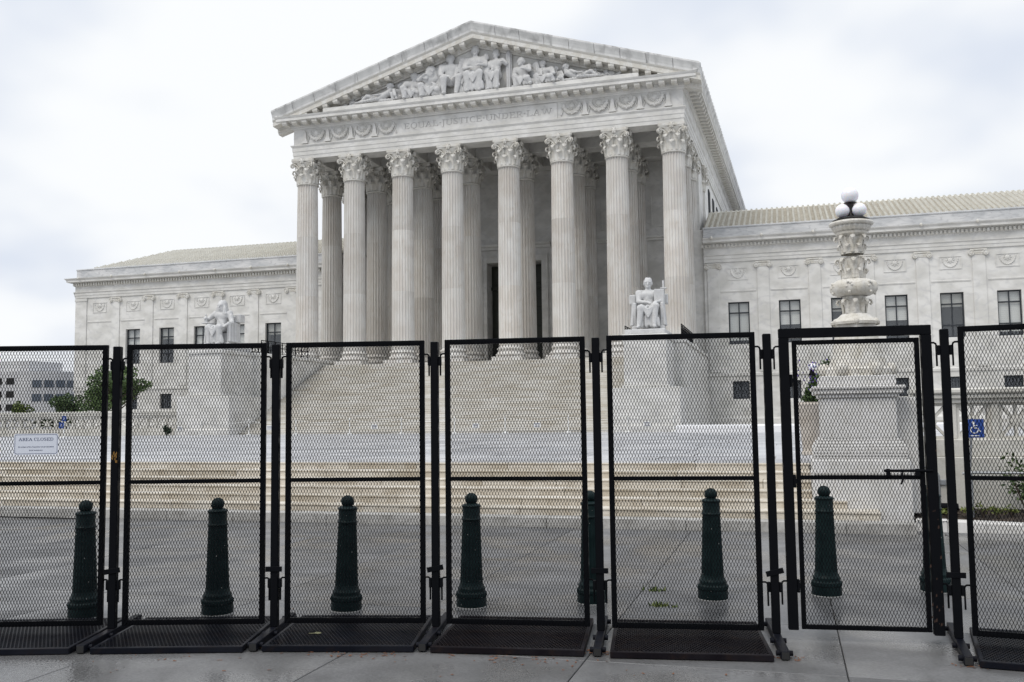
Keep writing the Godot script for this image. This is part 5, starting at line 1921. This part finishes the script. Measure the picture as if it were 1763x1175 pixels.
func make_gate(a: Vector2, c: Vector2) -> void:
	var q := place(a, c)
	var w: float = q[2]
	var t := thing("fence_gate", "black fence gate with heavy outer frame, hinged mesh leaf and slide latch", "gate", q[0], q[1])
	var o := 0.075
	var hi := 2.41
	var b := MB.new()
	b.span(Vector3(-w / 2, 0.09, -0.03), Vector3(-w / 2 + o, hi - o, 0.03), 0.004)
	b.span(Vector3(w / 2 - o, 0.075, -0.03), Vector3(w / 2, hi - o, 0.03), 0.004)
	b.span(Vector3(-w / 2, hi - o, -0.03), Vector3(w / 2, hi, 0.03), 0.004)
	obj("outer_frame", b, M.black, t)
	var L := -w / 2 + o + 0.025
	var R := w / 2 - o - 0.012
	var lo := 0.095
	var top := hi - o - 0.02
	var e := 0.034
	var leafn := part("leaf", t)
	b = MB.new()
	b.span(Vector3(L, lo, -0.018), Vector3(L + e, top, 0.014), 0.003)
	b.span(Vector3(R - e, lo, -0.018), Vector3(R, top, 0.014), 0.003)
	b.span(Vector3(L + e, lo, -0.017), Vector3(R - e, lo + e, 0.013), 0.003)
	b.span(Vector3(L + e, top - e, -0.017), Vector3(R - e, top, 0.013), 0.003)
	b.span(Vector3(L + e, 1.232, -0.016), Vector3(R - e, 1.264, 0.012), 0.003)
	obj("leaf_frame", b, M.black, leafn)
	var m := inst("mesh_infill", expanded_metal(R - L - 0.012, top - lo - 0.012, 0.0243, 0.0545, 0.0039, 0.0032).mesh(M.mesh), leafn, Vector3(L + 0.006, lo + 0.006, 0.017))
	m.set_meta("kind", "stuff")
	for y in [2.0, 1.22, 0.42]:
		b = MB.new()
		b.span(Vector3(-w / 2 + o, y - 0.05, -0.02), Vector3(L - 0.004, y + 0.05, 0.02), 0.004)
		b.tube([Vector3(L - 0.006, y - 0.018, 0.004), Vector3(L - 0.006, y + 0.018, 0.004)], 0.016, 8)
		obj("hinge", b, M.black, t)
	b = MB.new()
	b.tube([Vector3(R - 0.30, 1.30, 0.03), Vector3(R + 0.05, 1.30, 0.03)], 0.011, 8)
	b.box(Vector3(R - 0.27, 1.285, 0.028), Vector3(0.03, 0.06, 0.02), 0.003)
	b.box(Vector3(R - 0.06, 1.285, 0.028), Vector3(0.03, 0.06, 0.02), 0.003)
	b.tube([Vector3(R - 0.17, 1.30, 0.03), Vector3(R - 0.17, 1.22, 0.04), Vector3(R - 0.185, 1.20, 0.045)], 0.008, 6)
	obj("slide_latch", b, M.black, t)
	for s in [-1.0, 1.0]:
		for y in [2.272, 0.455]:
			b = MB.new()
			b.tube([Vector3(s * (w / 2 - 0.004), y, 0), Vector3(s * (w / 2 + 0.022), y, 0), Vector3(s * (w / 2 + 0.034), y - 0.008, 0), Vector3(s * (w / 2 + 0.038), y - 0.022, 0), Vector3(s * (w / 2 + 0.038), y - 0.18, 0)], 0.0075, 8)
			obj("hook", b, M.black, t)
	b = MB.new()
	var rng := RandomNumberGenerator.new()
	rng.seed = 8
	for k in 22:
		var x := w / 2 - rng.randf_range(0.004, 0.09)
		var y := 0.1 + absf(rng.randfn()) * 0.5
		var s := rng.randf_range(0.002, 0.007)
		b.quad(Vector3(x - s, y - s * 2, 0.0308), Vector3(x + s, y - s, 0.0308), Vector3(x + s * 0.6, y + s * 2.5, 0.0308), Vector3(x - s * 0.7, y + s, 0.0308))
	obj("rust_specks", b, M.rust, t)

func serif(text: String, size: float, font := "Droid Serif") -> TextMesh:
	var t := TextMesh.new()
	var f := SystemFont.new()
	f.font_names = PackedStringArray([font])
	t.font = f
	t.text = text
	t.font_size = 48
	t.pixel_size = size / 48.0
	t.depth = 0.0012
	t.curve_step = 2.0
	return t

func make_closed_sign(at: Vector3, turn: float) -> void:
	var t := thing("notice_sign", "pale blue-white AREA CLOSED notice with blue border tied to the fence mesh", "sign", at, turn)
	var w := 0.362
	var h := 0.172
	var rr := 0.016
	var poly := func(ww: float, hh: float, r: float) -> Array:
		var o := []
		for q in [[1, 1, 0.0], [-1, 1, PI / 2], [-1, -1, PI], [1, -1, PI * 1.5]]:
			for k in 5:
				var a: float = q[2] + PI / 2 * k / 4.0
				o.push_back(Vector2(q[0] * (ww / 2 - r) + r * cos(a), q[1] * (hh / 2 - r) + r * sin(a)))
		return o
	var b := MB.new()
	b.prism(poly.call(w, h, rr), -0.0015, 0.0015)
	obj("plate", b, M.signface, t)
	b = MB.new()
	var po: Array = poly.call(w - 0.012, h - 0.012, rr)
	var pi: Array = poly.call(w - 0.019, h - 0.019, rr - 0.002)
	for k in po.size():
		var k2 := (k + 1) % po.size()
		b.quad(Vector3(po[k].x, po[k].y, 0.0022), Vector3(po[k2].x, po[k2].y, 0.0022), Vector3(pi[k2].x, pi[k2].y, 0.0022), Vector3(pi[k].x, pi[k].y, 0.0022))
	obj("border", b, M.ink, t)
	for e in [["AREA CLOSED", 0.034, 0.040, 0.285], ["By order of the Supreme Court Marshal", 0.012, -0.022, 0.29], ["40 USC Section 6135", 0.010, -0.050, 0.11]]:
		var tm := serif(e[0], e[1])
		tm.material = M.ink
		var o := inst("lettering", tm, t, Vector3(0, e[2], 0.0022))
		o.scale.x = e[3] / tm.get_aabb().size.x

# ---------------------------------------------------------------- bollards
func make_bollards() -> void:
	var b := MB.new()
	var body := MB.new()
	body.lathe([Vector2(0.112, 0.20), Vector2(0.108, 0.215), Vector2(0.106, 0.23)], 40)
	body.lathe([Vector2(0.106, 0.23), Vector2(0.085, 0.785)], 60, Vector3.ZERO, 20, 0.07)
	body.lathe([Vector2(0.085, 0.785), Vector2(0.09, 0.79), Vector2(0.092, 0.80), Vector2(0.086, 0.81), Vector2(0.083, 0.815), Vector2(0.083, 0.905), Vector2(0.089, 0.912), Vector2(0.091, 0.922), Vector2(0.086, 0.93), Vector2(0.07, 0.938), Vector2(0.045, 0.944), Vector2(0.03, 0.95)], 36)
	var foot := MB.new()
	foot.lathe([Vector2(0.140, 0.0), Vector2(0.142, 0.01), Vector2(0.139, 0.085)], 36)
	foot.lathe([Vector2(0.139, 0.085), Vector2(0.145, 0.10), Vector2(0.143, 0.125), Vector2(0.13, 0.14)], 60, Vector3.ZERO, 30, 0.05)
	foot.lathe([Vector2(0.128, 0.14), Vector2(0.126, 0.155), Vector2(0.129, 0.165), Vector2(0.126, 0.175), Vector2(0.116, 0.185), Vector2(0.112, 0.20)], 36)
	var ball := MB.new()
	ball.ball(Vector3(0, 0.983, 0), 0.058, 24, Vector3(1, 0.94, 1))
	for k in 10:
		var a := TAU * k / 10
		var path := []
		for i in 7:
			var ph := -PI / 2 + 0.3 + (PI - 0.5) * i / 6.0
			path.push_back(Vector3(cos(ph) * sin(a), sin(ph) * 0.94, cos(ph) * cos(a)) * 0.057 + Vector3(0, 0.983, 0))
		ball.tube(path, 0.005, 5)
	var ring := MB.new()
	ring.lathe([Vector2(0.152, -0.01), Vector2(0.147, 0.004), Vector2(0.138, 0.006)], 30)
	var flecks := MB.new()  # pale flecks added for the glint of water drops on the bollards
	var cr := RandomNumberGenerator.new()
	cr.seed = 61
	for k in 26:
		var a := cr.randf() * TAU
		var y := cr.randf_range(0.03, 0.9)
		var rr := lerpf(0.1065, 0.0865, clampf((y - 0.23) / 0.55, 0, 1))
		if y < 0.2: rr = 0.1425
		var e := Vector3(sin(a), 0, cos(a))
		var tg := Vector3(cos(a), 0, -sin(a))
		var w := cr.randf_range(0.0015, 0.004)
		var p := e * rr + Vector3(0, y, 0)
		flecks.quad(p - tg * w, p + tg * w * 0.8 - Vector3(0, w * 0.5, 0), p + tg * w + Vector3(0, w * 1.6, 0), p - tg * w * 0.6 + Vector3(0, w * 2.2, 0))
	var ms := [body.mesh(M.green), foot.mesh(M.green), ball.mesh(M.green), ring.mesh(M.grout), flecks.mesh(M.grout)]
	for p in [[-6.147, -7.217], [-5.042, -7.622], [-3.954, -8.026], [-2.88, -8.44], [-1.824, -8.86], [-0.74, -9.275], [0.304, -9.70], [1.33, -10.13]]:
		var t := thing("bollard", "dark green fluted metal bollard with ribbed ball top behind the fence", "bollard", Vector3(p[0], 0, p[1]), p[0] * 3.0, "row of green bollards")
		inst("shaft", ms[0], t)
		inst("foot", ms[1], t)
		inst("ball_top", ms[2], t)
		inst("grout_ring", ms[3], t)
		inst("drop_flecks", ms[4], t)
		t.rotation.x = 0.012 * sin(p[0] * 9.0)
		t.rotation.z = 0.012 * cos(p[0] * 7.0)

# ---------------------------------------------------------------- things on the plaza and round it
func make_stanchions() -> void:
	var xs := [-39.4, -35.6, -32.0, -28.0, -24.3, -20.6, -17.2, -13.1, -9.4, -6.6]
	var z := -57.3
	var y := plaza_y(z)
	var b := MB.new()
	b.lathe([Vector2(0, 0), Vector2(0.19, 0.0), Vector2(0.19, 0.03), Vector2(0.06, 0.07), Vector2(0.033, 0.1), Vector2(0.033, 0.98), Vector2(0.05, 1.0), Vector2(0.04, 1.05), Vector2(0, 1.07)], 14)
	var me := b.mesh(M.white)
	for x in xs:
		var o := inst("stanchion", me, self, Vector3(x, y, z))
		tag(o, "slim white stanchion post standing at the foot of the marble staircase", "stanchion", "white stanchions at the stair foot")
	var signs := [[-41.1, 0], [-34.0, 1], [-26.2, 3], [-19.15, 5], [-15.1, 6], [-8.2, 8]]
	for i in xs.size() - 1:
		b = MB.new()
		var path := []
		for k in 9:
			var q := k / 8.0
			path.push_back(Vector3(lerpf(xs[i], xs[i + 1], q), y + 0.95 - 0.18 * sin(PI * q), z))
		b.tube(path, 0.012, 5)
		var o := wobj("rope", b, M.white)
		tag(o, "thin white rope strung between two white stanchions below the staircase", "rope", "ropes between the stanchions")
	for s in signs:
		var t := thing("small_notice", "small white notice with blue print hanging below the staircase", "sign", Vector3(s[0], y + 0.32, z + 0.03), 0, "small notices below the staircase")
		b = MB.new()
		b.box(Vector3(0, 0.16, 0), Vector3(0.46, 0.32, 0.012), 0.003)
		obj("plate", b, M.white, t)
		b = MB.new()
		for k in 3: b.box(Vector3(0, 0.07 + 0.09 * k, 0.007), Vector3(0.34, 0.035, 0.003))
		obj("print", b, M.ink, t)

func wheelchair_mark(b: MB, s: float) -> void:
	# seated figure in a wheel, flat
	b.xf = Transform3D(Basis(Vector3(1, 0, 0), PI / 2), Vector3(-0.02, 0.30, 0.002) * s)
	b.lathe([Vector2(0.045, -0.001) * s, Vector2(0.045, 0.002) * s, Vector2(0, 0.002) * s], 12)
	b.xf = Transform3D.IDENTITY
	var path := []
	for k in 13:
		var a := 2.2 + 4.1 * k / 12.0
		path.push_back(Vector3(0.11 * cos(a), 0.06 + 0.11 * sin(a), 0.002) * s)
	b.tube(path, 0.018 * s, 4)
	b.tube([Vector3(-0.02, 0.26, 0.002) * s, Vector3(-0.01, 0.12, 0.002) * s, Vector3(0.10, 0.12, 0.002) * s, Vector3(0.15, 0.0, 0.002) * s, Vector3(0.19, 0.02, 0.002) * s], 0.022 * s, 4)
	b.tube([Vector3(-0.015, 0.2, 0.002) * s, Vector3(0.09, 0.2, 0.002) * s], 0.018 * s, 4)

func make_right_bed() -> void:
	# planting bed and its white kerb in front of the balustrade
	var pts := [Vector2(1.78, -15.30), Vector2(2.2, -15.24), Vector2(2.7, -15.10), Vector2(3.2, -14.92), Vector2(3.8, -14.62), Vector2(4.4, -14.2), Vector2(5.0, -13.6)]
	var t := thing("bed_kerb", "low curved white stone kerb edging the mulch bed", "kerb", Vector3(3, 0, -14.9))
	for i in pts.size() - 1:
		var a := Vector3(pts[i].x, 0, pts[i].y)
		var c := Vector3(pts[i + 1].x, 0, pts[i + 1].y)
		var d := (c - a).normalized()
		var n := Vector3(-d.z, 0, d.x)
		if n.z > 0: n = -n
		var b := MB.new()
		b.run(a + d * 0.003, c - d * 0.003, -n, [Vector2(-0.16, -0.05), Vector2(0, -0.05), Vector2(0, 0.12), Vector2(-0.02, 0.15), Vector2(-0.14, 0.15), Vector2(-0.16, 0.13)])
		wobj("kerb_stone", b, M.pedestal, t)
	var s := MB.new()
	for i in pts.size() - 1:
		s.quad(Vector3(pts[i].x, 0.13, pts[i].y - 0.14), Vector3(pts[i + 1].x, 0.13, pts[i + 1].y - 0.14), Vector3(pts[i + 1].x, 0.22, -16.5), Vector3(pts[i].x, 0.22, -16.5))
	var rng := RandomNumberGenerator.new()
	rng.seed = 12
	for k in 1400:
		var x := rng.randf_range(1.8, 4.6)
		var z := rng.randf_range(-16.4, -15.2)
		var p := Vector3(x, lerpf(0.135, 0.225, (-15.3 - z) / 1.2), z)
		var a := rng.randf() * TAU
		var e := Vector3(cos(a), 0.15, sin(a)) * rng.randf_range(0.01, 0.03)
		var f := Vector3(-sin(a), 0.3, cos(a)) * 0.012
		s.quad(p - e - f, p - e + f, p + e + f, p + e - f)
	structure("planting_bed", s, M.soil)
	# plants in it
	for q in [[2.55, -15.55, 0.10], [2.75, -15.6, 0.12], [2.95, -15.5, 0.10], [2.28, -15.6, 0.07], [3.15, -15.65, 0.1]]:
		var o := make_shrub("low yellow-green seedling plant in the mulch bed", Vector3(q[0], 0.16, q[1]), Vector3(0.13, q[2], 0.1), 70, int(q[0] * 100), 0.03, Color(0.10, 0.14, 0.03), Color(0.20, 0.22, 0.05))
		o.set_meta("group", "seedlings in the mulch bed")
	make_shrub("loose leafy shrub growing against the balustrade wall beside the handrail", Vector3(3.4, 0.2, -15.85), Vector3(0.36, 0.48, 0.3), 330, 77, 0.05, Color(0.03, 0.06, 0.015), Color(0.09, 0.14, 0.04))
	# handrail and conduit
	var h := thing("pipe_handrail", "grey steel pipe handrail in front of the balustrade wall", "handrail", Vector3(3.1, 0.15, -15.62))
	var b := MB.new()
	b.tube([Vector3(2.5, 0.80, -15.62), Vector3(2.55, 0.82, -15.62), Vector3(4.4, 0.82, -15.4)], 0.02, 8)
	wobj("rail", b, M.steel, h)
	for x in [2.62, 3.42, 4.2]:
		b = MB.new()
		b.tube([Vector3(x, 0.13, -15.62 + (x - 2.55) * 0.118), Vector3(x, 0.82, -15.62 + (x - 2.55) * 0.118)], 0.018, 8)
		wobj("upright", b, M.steel, h)
	var c := MB.new()
	c.tube([Vector3(2.02, 0.86, -16.4), Vector3(2.12, 0.86, -16.36), Vector3(2.22, 0.82, -16.36), Vector3(2.27, 0.72, -16.36), Vector3(2.27, 0.2, -16.36)], 0.02, 8)
	c.box(Vector3(2.36, 0.62, -16.37), Vector3(0.16, 0.09, 0.08), 0.01)
	tag(wobj("conduit_pipe", c, M.steel), "grey conduit pipe bent down the balustrade base wall", "pipe")
	# floodlight
	var fl := thing("floodlight", "small black floodlight lying in the mulch bed by the balustrade", "floodlight", Vector3(2.28, 0.19, -15.75))
	b = MB.new()
	b.xf = Transform3D(Basis(Vector3(0, 0, 1), PI / 2), Vector3(0, 0.1, 0))
	b.lathe([Vector2(0, -0.16), Vector2(0.055, -0.16), Vector2(0.06, -0.1), Vector2(0.06, 0.1), Vector2(0.07, 0.12), Vector2(0.07, 0.16), Vector2(0, 0.16)], 16)
	obj("housing", b, M.black, fl)
	b = MB.new()
	b.tube([Vector3(0, -0.02, 0), Vector3(0, 0.06, 0)], 0.02, 6)
	obj("stake", b, M.black, fl)
	# blue access sign
	var sg := thing("access_sign", "square blue sign with white wheelchair mark on a grey pole", "sign", Vector3(2.57, 0.14, -15.74), -0.05)
	b = MB.new()
	b.tube([Vector3(0, 0, 0), Vector3(0.12, 1.5, 0)], 0.018, 8)
	obj("pole", b, M.steel, sg)
	b = MB.new()
	b.box(Vector3(0.145, 1.34, 0.03), Vector3(0.255, 0.28, 0.006), 0.002)
	obj("plate", b, M.signblue, sg)
	b = MB.new()
	wheelchair_mark(b, 0.46)
	b.box(Vector3(0, -0.06, 0.0), Vector3(0.13, 0.012, 0.003))
	var mk := obj("wheelchair_mark", b, M.white, sg)
	mk.position = Vector3(0.14, 1.29, 0.035)

func make_planter() -> void:
	var at := Vector3(0.44, plaza_y(-20.4), -20.4)
	var t := thing("stone_planter", "tall tapering tan stone planter beside the lamp pedestal", "planter", at)
	var b := MB.new()
	b.lathe([Vector2(0, 0), Vector2(0.19, 0.0), Vector2(0.19, 0.06), Vector2(0.16, 0.09), Vector2(0.25, 1.0), Vector2(0.27, 1.03), Vector2(0.26, 1.08), Vector2(0.2, 1.05), Vector2(0, 1.03)], 32)
	obj("bowl", b, M.planter, t)
	var f := thing("flowering_plant", "bushy green plant with purple flowers growing in the stone planter", "plant", at + Vector3(0, 1.02, 0))
	var rng := RandomNumberGenerator.new()
	rng.seed = 44
	b = MB.new()
	leaves(b, rng, Vector3(0.0, 0.30, 0), Vector3(0.42, 0.42, 0.36), 1500, 0.055, Color(0.035, 0.07, 0.02), Color(0.09, 0.14, 0.04), 8)
	leaves(b, rng, Vector3(0.34, 0.72, 0), Vector3(0.24, 0.36, 0.2), 300, 0.045, Color(0.05, 0.09, 0.03), Color(0.11, 0.16, 0.06), 5)
	obj("foliage", b, M.leaf, f)
	b = MB.new()
	b.tint = true
	for k in 46:
		var p := Vector3(rng.randfn() * 0.2, rng.randf_range(0.3, 0.95), rng.randfn() * 0.15 + 0.12)
		b.col = Color(0.09, 0.05, 0.26).lerp(Color(0.18, 0.12, 0.38), rng.randf())
		b.ball(p, rng.randf_range(0.012, 0.022), 6)
	obj("flowers", b, M.leaf, f)
	# far lamp post behind it
	var l := thing("globe_lamp_post", "slim black lamp post with small white globe far behind the planter", "lamp post", Vector3(1.02, plaza_y(-40), -40))
	b = MB.new()
	b.lathe([Vector2(0, 0), Vector2(0.16, 0.0), Vector2(0.16, 0.15), Vector2(0.09, 0.25), Vector2(0.06, 0.5), Vector2(0.05, 2.2), Vector2(0.1, 2.3), Vector2(0.14, 2.5), Vector2(0.08, 2.6), Vector2(0.1, 2.68), Vector2(0, 2.7)], 14)
	obj("post", b, M.black, l)
	b = MB.new()
	b.ball(Vector3(0, 2.82, 0), 0.16, 16)
	obj("globe", b, M.globe, l)

func make_left_side() -> void:
	make_balustrade("long pale stone balustrade with pierced panels before the tree, left of the stairs", -66.0, -41.7, -58.6, [0.6, 0.95, 1.15, 2.05, 2.15, 2.5], 1.62, M.planter2)
	make_tree("rounded green tree standing behind the balustrade before the wing corner", Vector3(-52.6, 0.7, -64.5), 5.9, 3.9, 5600, 5, 0.17, Color(0.04, 0.08, 0.025), Color(0.14, 0.21, 0.07))
	make_tree("small dark tree low beside the rounded tree", Vector3(-58.6, 0.7, -66.0), 3.9, 1.7, 1900, 6, 0.16, Color(0.035, 0.07, 0.025), Color(0.11, 0.17, 0.06))
	make_shrub("yellow-green shrub spilling over the balustrade rail", Vector3(-57.0, 1.6, -59.6), Vector3(1.25, 0.95, 0.8), 1500, 31, 0.13, Color(0.06, 0.10, 0.02), Color(0.16, 0.20, 0.05))
	make_shrub("bright yellow-green shrub next to the far white building", Vector3(-61.5, 1.9, -61.0), Vector3(0.8, 0.75, 0.7), 700, 32, 0.13, Color(0.10, 0.14, 0.02), Color(0.22, 0.25, 0.05))
	make_shrub("long low dark green hedge shrub between the trees and the balustrade", Vector3(-54.6, 1.3, -60.6), Vector3(2.6, 0.75, 0.7), 2000, 34, 0.13, Color(0.025, 0.05, 0.015), Color(0.07, 0.11, 0.03))
	make_shrub("small dark clipped bush on the plaza beside the left stair block", Vector3(-42.0, 0.72, -57.0), Vector3(0.38, 0.45, 0.35), 420, 35, 0.09, Color(0.01, 0.025, 0.012), Color(0.03, 0.055, 0.02))
	# post with two small blue signs
	var t := thing("sign_stand", "white stand with two small blue signs in front of the left balustrade", "sign", Vector3(-44.5, plaza_y(-50), -50))
	var b := MB.new()
	b.lathe([Vector2(0, 0), Vector2(0.24, 0.0), Vector2(0.22, 0.08), Vector2(0.04, 0.12), Vector2(0.03, 1.35), Vector2(0, 1.36)], 12)
	obj("stand", b, M.white, t)
	for e in [[0.05, 1.22, 0.17], [-0.16, 0.80, 0.19]]:
		b = MB.new()
		b.box(Vector3(e[0], e[1], 0.05), Vector3(e[2] * 2, e[2] * 2, 0.01), 0.003)
		var p := obj("plate", b, M.signblue, t)
		b = MB.new()
		wheelchair_mark(b, e[2] * 2.2)
		var mk := obj("wheelchair_mark", b, M.white, p)
		mk.position = Vector3(e[0], e[1] - e[2] * 0.35, 0.057)
	# far building
	var f := thing("far_office_building", "distant pale building with dark square windows and rounded corner", "building", Vector3(-165, 0, -165))
	var z := -160.0
	b = MB.new()
	var poly := [Vector2(-205, -172), Vector2(-205, z)]
	for k in 9:
		var a := PI / 2 * k / 8.0
		poly.push_back(Vector2(-154.0 + 7.6 * sin(a), z - 7.6 + 7.6 * cos(a)))
	poly.push_back(Vector2(-147.5, -172))
	for i in poly.size():
		var p: Vector2 = poly[i]
		var q: Vector2 = poly[(i + 1) % poly.size()]
		b.quad(Vector3(p.x, -1, p.y), Vector3(q.x, -1, q.y), Vector3(q.x, 12.4, q.y), Vector3(p.x, 12.4, p.y))
	var top := PackedVector2Array(poly)
	var ids := Geometry2D.triangulate_polygon(top)
	for k in range(0, ids.size(), 3): b.tri(Vector3(top[ids[k]].x, 12.4, top[ids[k]].y), Vector3(top[ids[k + 1]].x, 12.4, top[ids[k + 1]].y), Vector3(top[ids[k + 2]].x, 12.4, top[ids[k + 2]].y))
	b.span(Vector3(-205, 12.4, -171), Vector3(-153, 14.7, z - 1.5))
	wobj("wall", b, M.far, f)
	for r in 3:
		for k in 9:
			var x := -156.3 - 3.15 * k
			b = MB.new()
			b.box(Vector3(x, 10.4 - 2.75 * r, z + 0.02), Vector3(2.0, 1.35, 0.06))
			wobj("window", b, M.dark, f)
	for r in 2:
		for k in 4:
			var a := 0.5 + 0.3 * k
			b = MB.new()
			b.xf = Transform3D(Basis(Vector3.UP, a), Vector3(-154.0 + 7.62 * sin(a), 9.8 - 2.9 * r, z - 7.6 + 7.62 * cos(a)))
			b.box(Vector3.ZERO, Vector3(1.8, 1.5, 0.08))
			b.xf = Transform3D.IDENTITY
			wobj("window", b, M.farglass, f)
	var g := thing("far_tan_building", "distant low tan building behind the trees", "building", Vector3(-160, 0, -180))
	b = MB.new()
	b.span(Vector3(-166, -1, -188), Vector3(-153.6, 8.8, -178), 0.1)
	wobj("wall", b, M.planter, g)
	for k in 2:
		b = MB.new()
		b.box(Vector3(-158.2 + 2.4 * k, 5.6, -177.98), Vector3(1.0, 2.0, 0.08))
		wobj("window", b, M.dark, g)
	var lw := MB.new()
	lw.span(Vector3(-5.9, 0.6, -52.6), Vector3(9.0, 1.17, -52.0), 0.09)
	tag(wobj("marble_ledge", lw, M.white2), "low rounded white marble ledge on the plaza below the windowed wing", "ledge")

# ---------------------------------------------------------------- build
func _ready() -> void:
	make_camera()
	make_sky()
	make_materials()
	M.grout = flat_mat(Color(0.30, 0.30, 0.29), 0.8)
	M.tray2 = tri_mat(stone_tex(153, Color(0.008, 0.0065, 0.0085), Color(0.014, 0.0125, 0.015), Color(0.026, 0.016, 0.012), 0.5, 0.2, 256), Vector3(0.8, 0.8, 0.8), 0.45, 0.14)
	M.sprig = flat_mat(Color(0.16, 0.16, 0.09), 0.8)
	M.plaza2 = tri_mat(stone_tex(79, Color(0.34, 0.35, 0.37), Color(0.48, 0.48, 0.50), Color(0.24, 0.23, 0.22), 0.6, 0.08), Vector3(0.12, 0.12, 0.12), 0.34)
	M.stair2 = tri_mat(stone_tex(73, Color(0.50, 0.475, 0.42), Color(0.62, 0.605, 0.57), Color(0.40, 0.33, 0.25), 0.5, 0.06, 512, 0.006, 0.007), Vector3(0.09, 0.5, 0.09), 0.6)
	M.letter = flat_mat(Color(0.57, 0.56, 0.54), 0.8)
	M.planter2 = tri_mat(stone_tex(169, Color(0.52, 0.505, 0.46), Color(0.63, 0.615, 0.57), Color(0.36, 0.33, 0.28), 0.4, 0.08, 256), Vector3(0.4, 0.4, 0.4), 0.7)
	M.farglass = flat_mat(Color(0.10, 0.12, 0.15), 0.2)
	M.white2 = flat_mat(Color(0.74, 0.74, 0.75), 0.5)
	M.frieze = tri_mat(stone_tex(33, Color(0.56, 0.55, 0.52), Color(0.65, 0.64, 0.62), Color(0.46, 0.44, 0.40), 0.4, 0.06, 256), Vector3(0.5, 0.5, 0.5), 0.65)
	M.rib = tri_mat(stone_tex(55, Color(0.66, 0.645, 0.59), Color(0.73, 0.72, 0.67), Color(0.48, 0.43, 0.35), 0.4, 0.06, 256), Vector3(0.4, 0.4, 0.4), 0.7)
	make_ground()
	make_lower_steps()
	make_upper_stairs()
	make_cheek(-1.0, "massive stepped marble block beside the stairs carrying the hooded figure")
	make_cheek(1.0, "massive stepped marble block beside the stairs carrying the figure with tablet")
	print("courthouse ", Time.get_ticks_msec())
	make_courthouse()
	print("statues ", Time.get_ticks_msec())
	make_statue(-1.0)
	make_statue(1.0)
	make_lamp()
	make_balustrade("near pale stone balustrade with pierced panels joining the lamp pedestal", 1.92, 7.4, -16.45, [0.1, 1.02, 1.30, 1.87, 1.94, 2.11], 0.62, M.planter2)
	for s in [-1.0, 1.0]:
		make_railing(XC + s * 13.65, -61.9, -69.0, "black scrolled iron railing along the stair side of the %s block" % ["hooded figure's", "tablet figure's"][int(s > 0)])
		make_railing(XC + s * 17.35, -61.9, -69.5, "black scrolled iron railing along the outer side of the %s block" % ["hooded figure's", "tablet figure's"][int(s > 0)])
	make_left_side()
	make_planter()
	make_right_bed()
	make_stanchions()
	make_bollards()
	print("fence ", Time.get_ticks_msec())
	var grp := "black mesh fence panels"
	make_panel(Vector2(-6.553, -6.242), Vector2(-5.436, -6.592), "black expanded-metal fence panel carrying the AREA CLOSED notice", grp)
	make_panel(Vector2(-5.275, -6.629), Vector2(-4.159, -6.952), "black expanded-metal fence panel without a sign, hung on the post with orange scrapes", grp)
	make_panel(Vector2(-4.006, -7.01), Vector2(-2.873, -7.27), "black expanded-metal fence panel with a pale dry sprig lying on its tray", grp)
	make_panel(Vector2(-2.70, -7.288), Vector2(-1.554, -7.444), "black expanded-metal fence panel in front of two bollards, brown litter along its tray", grp, true)
	make_panel(Vector2(-1.378, -7.443), Vector2(-0.229, -7.607), "black expanded-metal fence panel hung on the gate's hinge-side post, weeds behind it", grp, true)
	make_panel(Vector2(1.258, -7.777), Vector2(2.41, -7.65), "black expanded-metal fence panel hung on the gate's latch-side post", grp)
	make_gate(Vector2(-0.05, -7.69), Vector2(1.073, -7.81))
	var pl := "plain black square fence post on a floor beam, linking two fence panels"
	var pg := "black fence posts"
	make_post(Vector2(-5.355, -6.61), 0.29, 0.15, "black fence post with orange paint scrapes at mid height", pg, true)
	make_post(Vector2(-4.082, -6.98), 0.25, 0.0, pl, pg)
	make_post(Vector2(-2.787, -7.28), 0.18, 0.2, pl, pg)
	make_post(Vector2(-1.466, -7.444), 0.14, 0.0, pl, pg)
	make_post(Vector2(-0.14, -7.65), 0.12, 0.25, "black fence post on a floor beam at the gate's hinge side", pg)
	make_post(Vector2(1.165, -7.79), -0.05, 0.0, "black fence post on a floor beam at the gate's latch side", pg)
	make_closed_sign(Vector3(-5.97, 1.57, -6.40), 0.30)
	print("done ", Time.get_ticks_msec())
